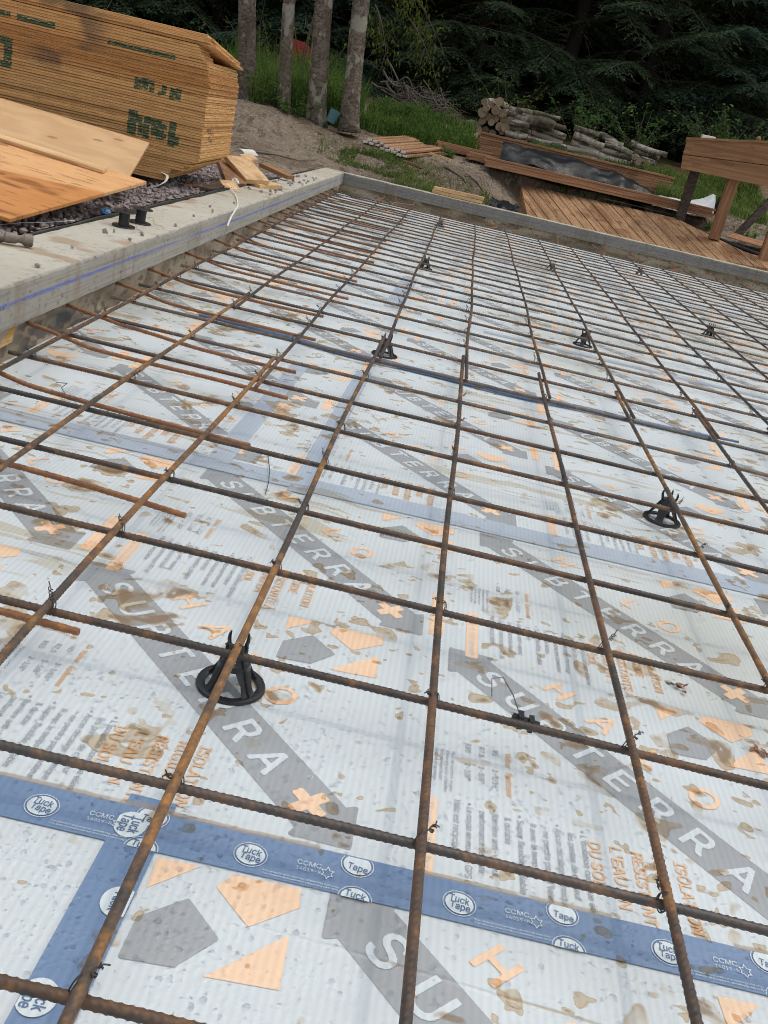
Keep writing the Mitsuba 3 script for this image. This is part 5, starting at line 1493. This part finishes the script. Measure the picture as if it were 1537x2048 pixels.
# ------------------------------------------------------------------ four bare trunks
def trunk(name, x, y, z, r0, r1, h, lean, label, seed):
    q = np.random.default_rng(seed)
    k = thing('bare_tree', label, 'tree', 'bare grey trunks at the forest edge')
    n = 60; t = np.linspace(0, 1, n)
    P = np.stack([x + lean[0] * t * h + 0.05 * np.sin(t * 7 + seed), y + lean[1] * t * h + 0.05 * np.cos(t * 6 + seed), z - 0.15 + t * h], -1)
    ang = np.arange(24) * 2 * math.pi / 24
    rr = (r0 + (r1 - r0) * t + 0.05 * np.exp(-t * h / 0.22))[:, None] * (1 + 0.09 * (fb(np.cos(ang)[None] * 2, np.sin(ang)[None] * 2, t[:, None] * h * 2.5, 3, seed) - 0.5) * 2)
    part('trunk', tube(P, rr, 24), 'bark', k, True)
    ms, Pl, Dl = [], [], []
    for i in range(22):
        a = q.uniform(0, 2 * math.pi); s = q.uniform(0.58, 1.0); b = np.array([np.interp(s, t, P[:, c]) for c in range(3)])
        d = np.array([math.cos(a), math.sin(a), 0.5]); L = q.uniform(0.8, 2.0) * (1.4 - s)
        Q = b + d * np.linspace(0, L, 5)[:, None]
        ms.append(tube(Q, np.linspace(0.03, 0.008, 5), 5))
        for j in range(90):
            u = q.random(); Pl.append(b + d * L * u + q.normal(size=3) * 0.28); Dl.append(q.normal(size=3) * [1, 1, 0.6])
    part('limb', cat_mesh(ms), 'bark', k, True)
    Pl, Dl = np.array(Pl), np.array(Dl)
    part('crown', leaves(Pl, Dl, unit(len(Pl), q) * 0.6 + [0, 0, 1], 0.11, 0.06), 'leaf_olive', k, kind='stuff')


trunk('a', -3.33, 13.6, 0.66, 0.125, 0.095, 8.5, (-0.13, 0.01), 'bare grey tree trunk right behind the panel stack, leftmost of four', 1)
trunk('b', -2.70, 13.2, 0.72, 0.085, 0.07, 8.0, (-0.07, 0.0), 'slender bare tree trunk, second from the left of four', 2)
trunk('c', -2.20, 13.3, 0.77, 0.125, 0.105, 9.0, (-0.09, 0.01), 'thick bare tree trunk, third from the left of four', 3)
trunk('d', -1.68, 13.2, 0.84, 0.115, 0.095, 9.0, (-0.10, 0.01), 'bare tree trunk with grey cracked bark, rightmost of four', 4)
k = thing('rail_fence', 'weathered fence rail in the grass between the trunks', 'fence')
part('rail', plank((-3.55, 16.3, 1.33), (1.15, -0.9, -0.26), (0, 0.05, 0), (0, 0, 0.075), 0.006), 'grey_branch', k)
part('post', plank((-3.4, 16.25, 0.95), (0.07, 0, 0), (0, 0.07, 0), (0, 0, 0.45), 0.006), 'grey_branch', k)
hp = Polygon([(0, 0), (0.34, -0.02), (0.40, 0.10), (0.40, 0.24), (0.30, 0.34), (0.05, 0.36), (0, 0.3)]).buffer(0.03)
hm = trimesh.creation.extrude_polygon(hp, 0.05)
solo('red_seat', (np.column_stack([-3.42 + hm.vertices[:, 0] * 1.05, 16.2 + hm.vertices[:, 2], 1.42 + hm.vertices[:, 1] * 1.12]), hm.faces), 'red_paint', 'dull red seat back standing in the dark behind the second trunk', 'seat')
bm = trimesh.creation.revolve(np.array([(0.0, 0.0), (0.062, 0.0), (0.078, 0.17), (0.074, 0.17), (0.058, 0.008), (0.0, 0.008)])[::-1], sections=24)
solo('bucket', bm, 'bucket_blue', 'small blue-green bucket in the grass between the third and fourth trunks', 'bucket', smooth=35, to_world=T().translate([-1.98, 13.05, 0.76]).rotate([0, 1, 0], 18))

# ------------------------------------------------------------------ conifer forest
def conifer(seed, H, base_r, low=1.0, dense=1.0):
    q = np.random.default_rng(seed)
    t = np.linspace(0, 1, 14)
    tr = tube(np.stack([0.10 * np.sin(t * 4 + seed), 0.10 * np.cos(t * 3 + seed), t * H - 0.3], -1), np.linspace(0.17, 0.02, 14), 9)
    P, D, N, L, W = [], [], [], [], []
    tw = []
    nb_ = int(135 * dense)
    for b in range(nb_):
        f = q.random() ** 1.45
        z = low + (H - low) * f
        R = base_r * (1 - f) ** 0.75 * q.uniform(0.65, 1.1) + 0.25
        a = q.uniform(0, 2 * math.pi)
        o = np.array([math.cos(a), math.sin(a), 0.0]); sd = np.array([-math.sin(a), math.cos(a), 0.0])
        droop = q.uniform(0.15, 0.45); rise = q.uniform(0.0, 0.25)
        m_ = 16 if z < 7 else 8
        s = np.linspace(0.12, 1.0, m_)
        spine = o * (s * R)[:, None] + np.array([0, 0, 1.0]) * (z + rise * R * s - droop * R * s ** 2 + 0.10 * R * np.clip(s - 0.75, 0, 1))[:, None]
        sp = np.vstack([[0, 0, z], spine])
        tw.append(tube(sp, np.linspace(0.016, 0.003, len(sp)), 4, False))
        for i in range(m_):
            for sg in (-1, 1):
                l = (0.34 * R * (1 - s[i]) ** 0.7 + 0.12) * q.uniform(0.6, 1.2)
                d = sd * sg * 0.85 + o * 0.6 + np.array([0, 0, -0.25 + 0.12 * q.normal()])
                d /= np.linalg.norm(d)
                kk = max(2, int(l / 0.060)) if z < 7 else 2
                u = (np.arange(kk) + 0.5) / kk
                base = spine[i] + d * (u * l)[:, None] + np.array([0, 0, -0.18]) * (u ** 2 * l)[:, None]
                nn = 3
                for w_ in range(nn):
                    P.append(base + q.normal(size=(kk, 3)) * 0.012)
                    D.append(np.tile(d, (kk, 1)) * 0.9 + np.cross(d, [0, 0, 1.0]) * (w_ - 1) * 0.75 + q.normal(size=(kk, 3)) * 0.22 + [0, 0, -0.12])
                    L.append(np.full(kk, (0.105 if z < 7 else 0.26)) * q.uniform(0.7, 1.25, kk)); W.append(np.full(kk, 0.030 if z < 7 else 0.08))
    P, D, L, W = np.vstack(P), np.vstack(D), np.concatenate(L), np.concatenate(W)
    cr = leaves(P, D, unit(len(P), q) * 0.45 + [0, 0, 1], L, W)
    # bare dead twigs on the lower trunk
    for b in range(60):
        z = q.uniform(0.5, 4.2); a = q.uniform(0, 2 * math.pi); l = q.uniform(0.4, 1.1)
        d = np.array([math.cos(a), math.sin(a), q.normal() * 0.2 - 0.12])
        s = np.linspace(0, 1, 5)[:, None]
        S = np.array([0, 0, z]) + d * s * l + np.array([0, 0, -0.35]) * s ** 2 * l
        tw.append(tube(S, np.linspace(0.007, 0.002, 5), 3, False))
        for c in range(5):
            i = q.integers(1, 5); e = d * 0.5 + q.normal(size=3) * 0.6
            tw.append(tube(np.stack([S[i], S[i] + e * 0.2 * l, S[i] + e * 0.35 * l + [0, 0, -0.06]]), [0.004, 0.003, 0.002], 3, False))
    return tr, cr, cat_mesh(tw)


VARS = []
for s, (H, R, low) in enumerate(((13.5, 2.5, 0.5), (15.0, 2.8, 0.3), (12.0, 2.3, 0.2), (14.0, 2.6, 1.0))):
    tr, cr, tw = conifer(100 + s, H, R, low)
    for nm, msh, m in (('trunk', tr, 'dark_bark'), ('crown', cr, 'spruce_blue' if s == 2 else 'spruce_needle'), ('twig', tw, 'dead_twig')):
        scene[f'{nm}_model_{s:03d}'] = {'type': 'shapegroup', 'shape': mikit.ply(msh, m, nm == 'trunk')}
    VARS.append(s)
spots = [(-9.5, 18.5), (-7.4, 18.2), (-5.6, 18.6), (-3.9, 18.3), (-2.1, 18.9), (-0.5, 18.4), (1.3, 18.9), (2.9, 18.6), (4.4, 19.0), (6.0, 18.3), (7.7, 18.6), (9.5, 18.2),
         (-10.5, 21), (-8.3, 20.6), (-6.4, 21.2), (-4.6, 20.7), (-2.9, 21.3), (-1.2, 20.8), (0.6, 21.4), (2.2, 20.9), (3.9, 21.5), (5.4, 21.0), (7.2, 21.3), (9.1, 20.8), (11, 21.3),
         (-12, 24), (-9.6, 24.3), (-7.4, 23.6), (-5.5, 24.4), (-3.6, 23.8), (-1.6, 24.5), (0.2, 23.7), (2.1, 24.4), (4.1, 23.8), (6.2, 24.5), (8.2, 23.9), (10.4, 24.4), (12.6, 24),
         (-13, 28), (-10, 27.5), (-7, 28.2), (-4.4, 27.4), (-1.8, 28.3), (0.8, 27.6), (3.4, 28.2), (6.0, 27.5), (8.8, 28.2), (11.8, 27.6), (14.5, 28)]
spots += [(-17 + 2.3 * q + 0.5 * math.sin(q * 5), 31.5 + 1.2 * math.sin(q * 3)) for q in range(16)]
rowname = ['front row', 'second row', 'third row', 'rearmost row']
cnts = [0, 0, 0, 0]
for i, (x, y) in enumerate(spots):
    y += 1.4
    rw = 0 if y < 20.9 else 1 if y < 23.4 else 2 if y < 26.9 else 3
    s = [1, 0, 3, 2, 0, 1, 3, 0, 2, 1, 2, 3][i % 12]
    k = thing('spruce_tree', f'dark drooping spruce in the {rowname[rw]} of the forest, {nth(cnts[rw])} from the left', 'tree', 'spruces of the forest edge'); cnts[rw] += 1
    sc = float(rng.uniform(0.92, 1.15))
    M = T().translate([x, y, float(gz(x, y)) - 0.05]).rotate([0, 0, 1], float(rng.uniform(0, 360))).scale(sc)
    for nm in ('trunk', 'crown', 'twig'):
        kk = key_for(nm, k)
        if nm != 'trunk': labels[kk] = {'kind': 'stuff'}
        scene[kk] = {'type': 'instance', 'shapegroup': {'type': 'ref', 'id': f'{nm}_model_{s:03d}'}, 'to_world': M}
n = 26000
P = np.column_stack([rng.uniform(-19, 19, n), rng.uniform(24.5, 33, n), rng.random(n) ** 1.3 * 4.6])
kp = fb(P[:, 0] * 0.6, P[:, 1] * 0.6, P[:, 2] * 0.6, 3, 95) > 0.36
P = P[kp]; P[:, 2] += gz(P[:, 0], P[:, 1])
solo('undergrowth', leaves(P, unit(len(P)) * [1, 1, .6], unit(len(P)) * .7 + [0, 0, 1], 0.34, 0.24), 'spruce_needle', 'dark undergrowth filling the depth of the forest', 'undergrowth', kind='stuff')
# deciduous branches hanging in front of the spruces
def leafy_branch(o, tip, n, m, label, seed, size=0.10):
    q = np.random.default_rng(seed)
    k = thing('leafy_branch', label, 'branch')
    o, tip = np.array(o, float), np.array(tip, float)
    t = np.linspace(0, 1, 10)[:, None]
    S = o + (tip - o) * t + np.array([0, 0, -0.35]) * t ** 2
    ms = [tube(S, np.linspace(0.016, 0.004, 10), 5)]
    P, D = [], []
    for i in range(n):
        u = q.uniform(0.1, 1); b = np.array([np.interp(u, t[:, 0], S[:, c]) for c in range(3)])
        off = q.normal(size=3) * [0.16, 0.16, 0.14] + [0, 0, -0.14]
        P.append(b + off); D.append(q.normal(size=3) * [0.6, 0.6, 0.3] + [0, 0, -0.75])
    for i in range(16):
        j = q.integers(2, 10); e = q.normal(size=3) * [0.2, 0.2, 0.1] + [0, 0, -0.2]
        ms.append(tube(np.stack([S[j], S[j] + e * 0.6, S[j] + e * 1.2 + [0, 0, -0.08]]), [0.004, 0.003, 0.002], 4))
    part('stem', cat_mesh(ms), 'dead_twig', k, True)
    part('foliage', leaves(P, D, unit(n, q) * 0.6 + [0, 0, 1], size * q.uniform(0.7, 1.3, n), size * 0.3), m, k, kind='stuff')


leafy_branch((-2.2, 16.6, 3.9), (-1.55, 16.2, 3.1), 300, 'leaf_olive', 'hanging olive leafy branch at the top, right of the rightmost trunk', 1)
leafy_branch((-2.0, 16.8, 3.2), (-1.05, 16.3, 2.75), 260, 'leaf_olive', 'olive leafy branch reaching right above the brush pile', 2)
leafy_branch((-2.1, 16.2, 2.6), (-1.75, 15.9, 2.3), 170, 'leaf_olive', 'low olive leafy branch hanging by the rightmost trunk', 3)
leafy_branch((-3.1, 16.2, 3.9), (-2.5, 15.8, 3.5), 60, 'leaf_olive', 'sparse leafy twig at the top between second and third trunks', 4)
leafy_branch((-1.6, 17.0, 2.6), (-0.9, 16.6, 2.1), 150, 'leaf_olive', 'leafy branch hanging over the brush pile', 5)
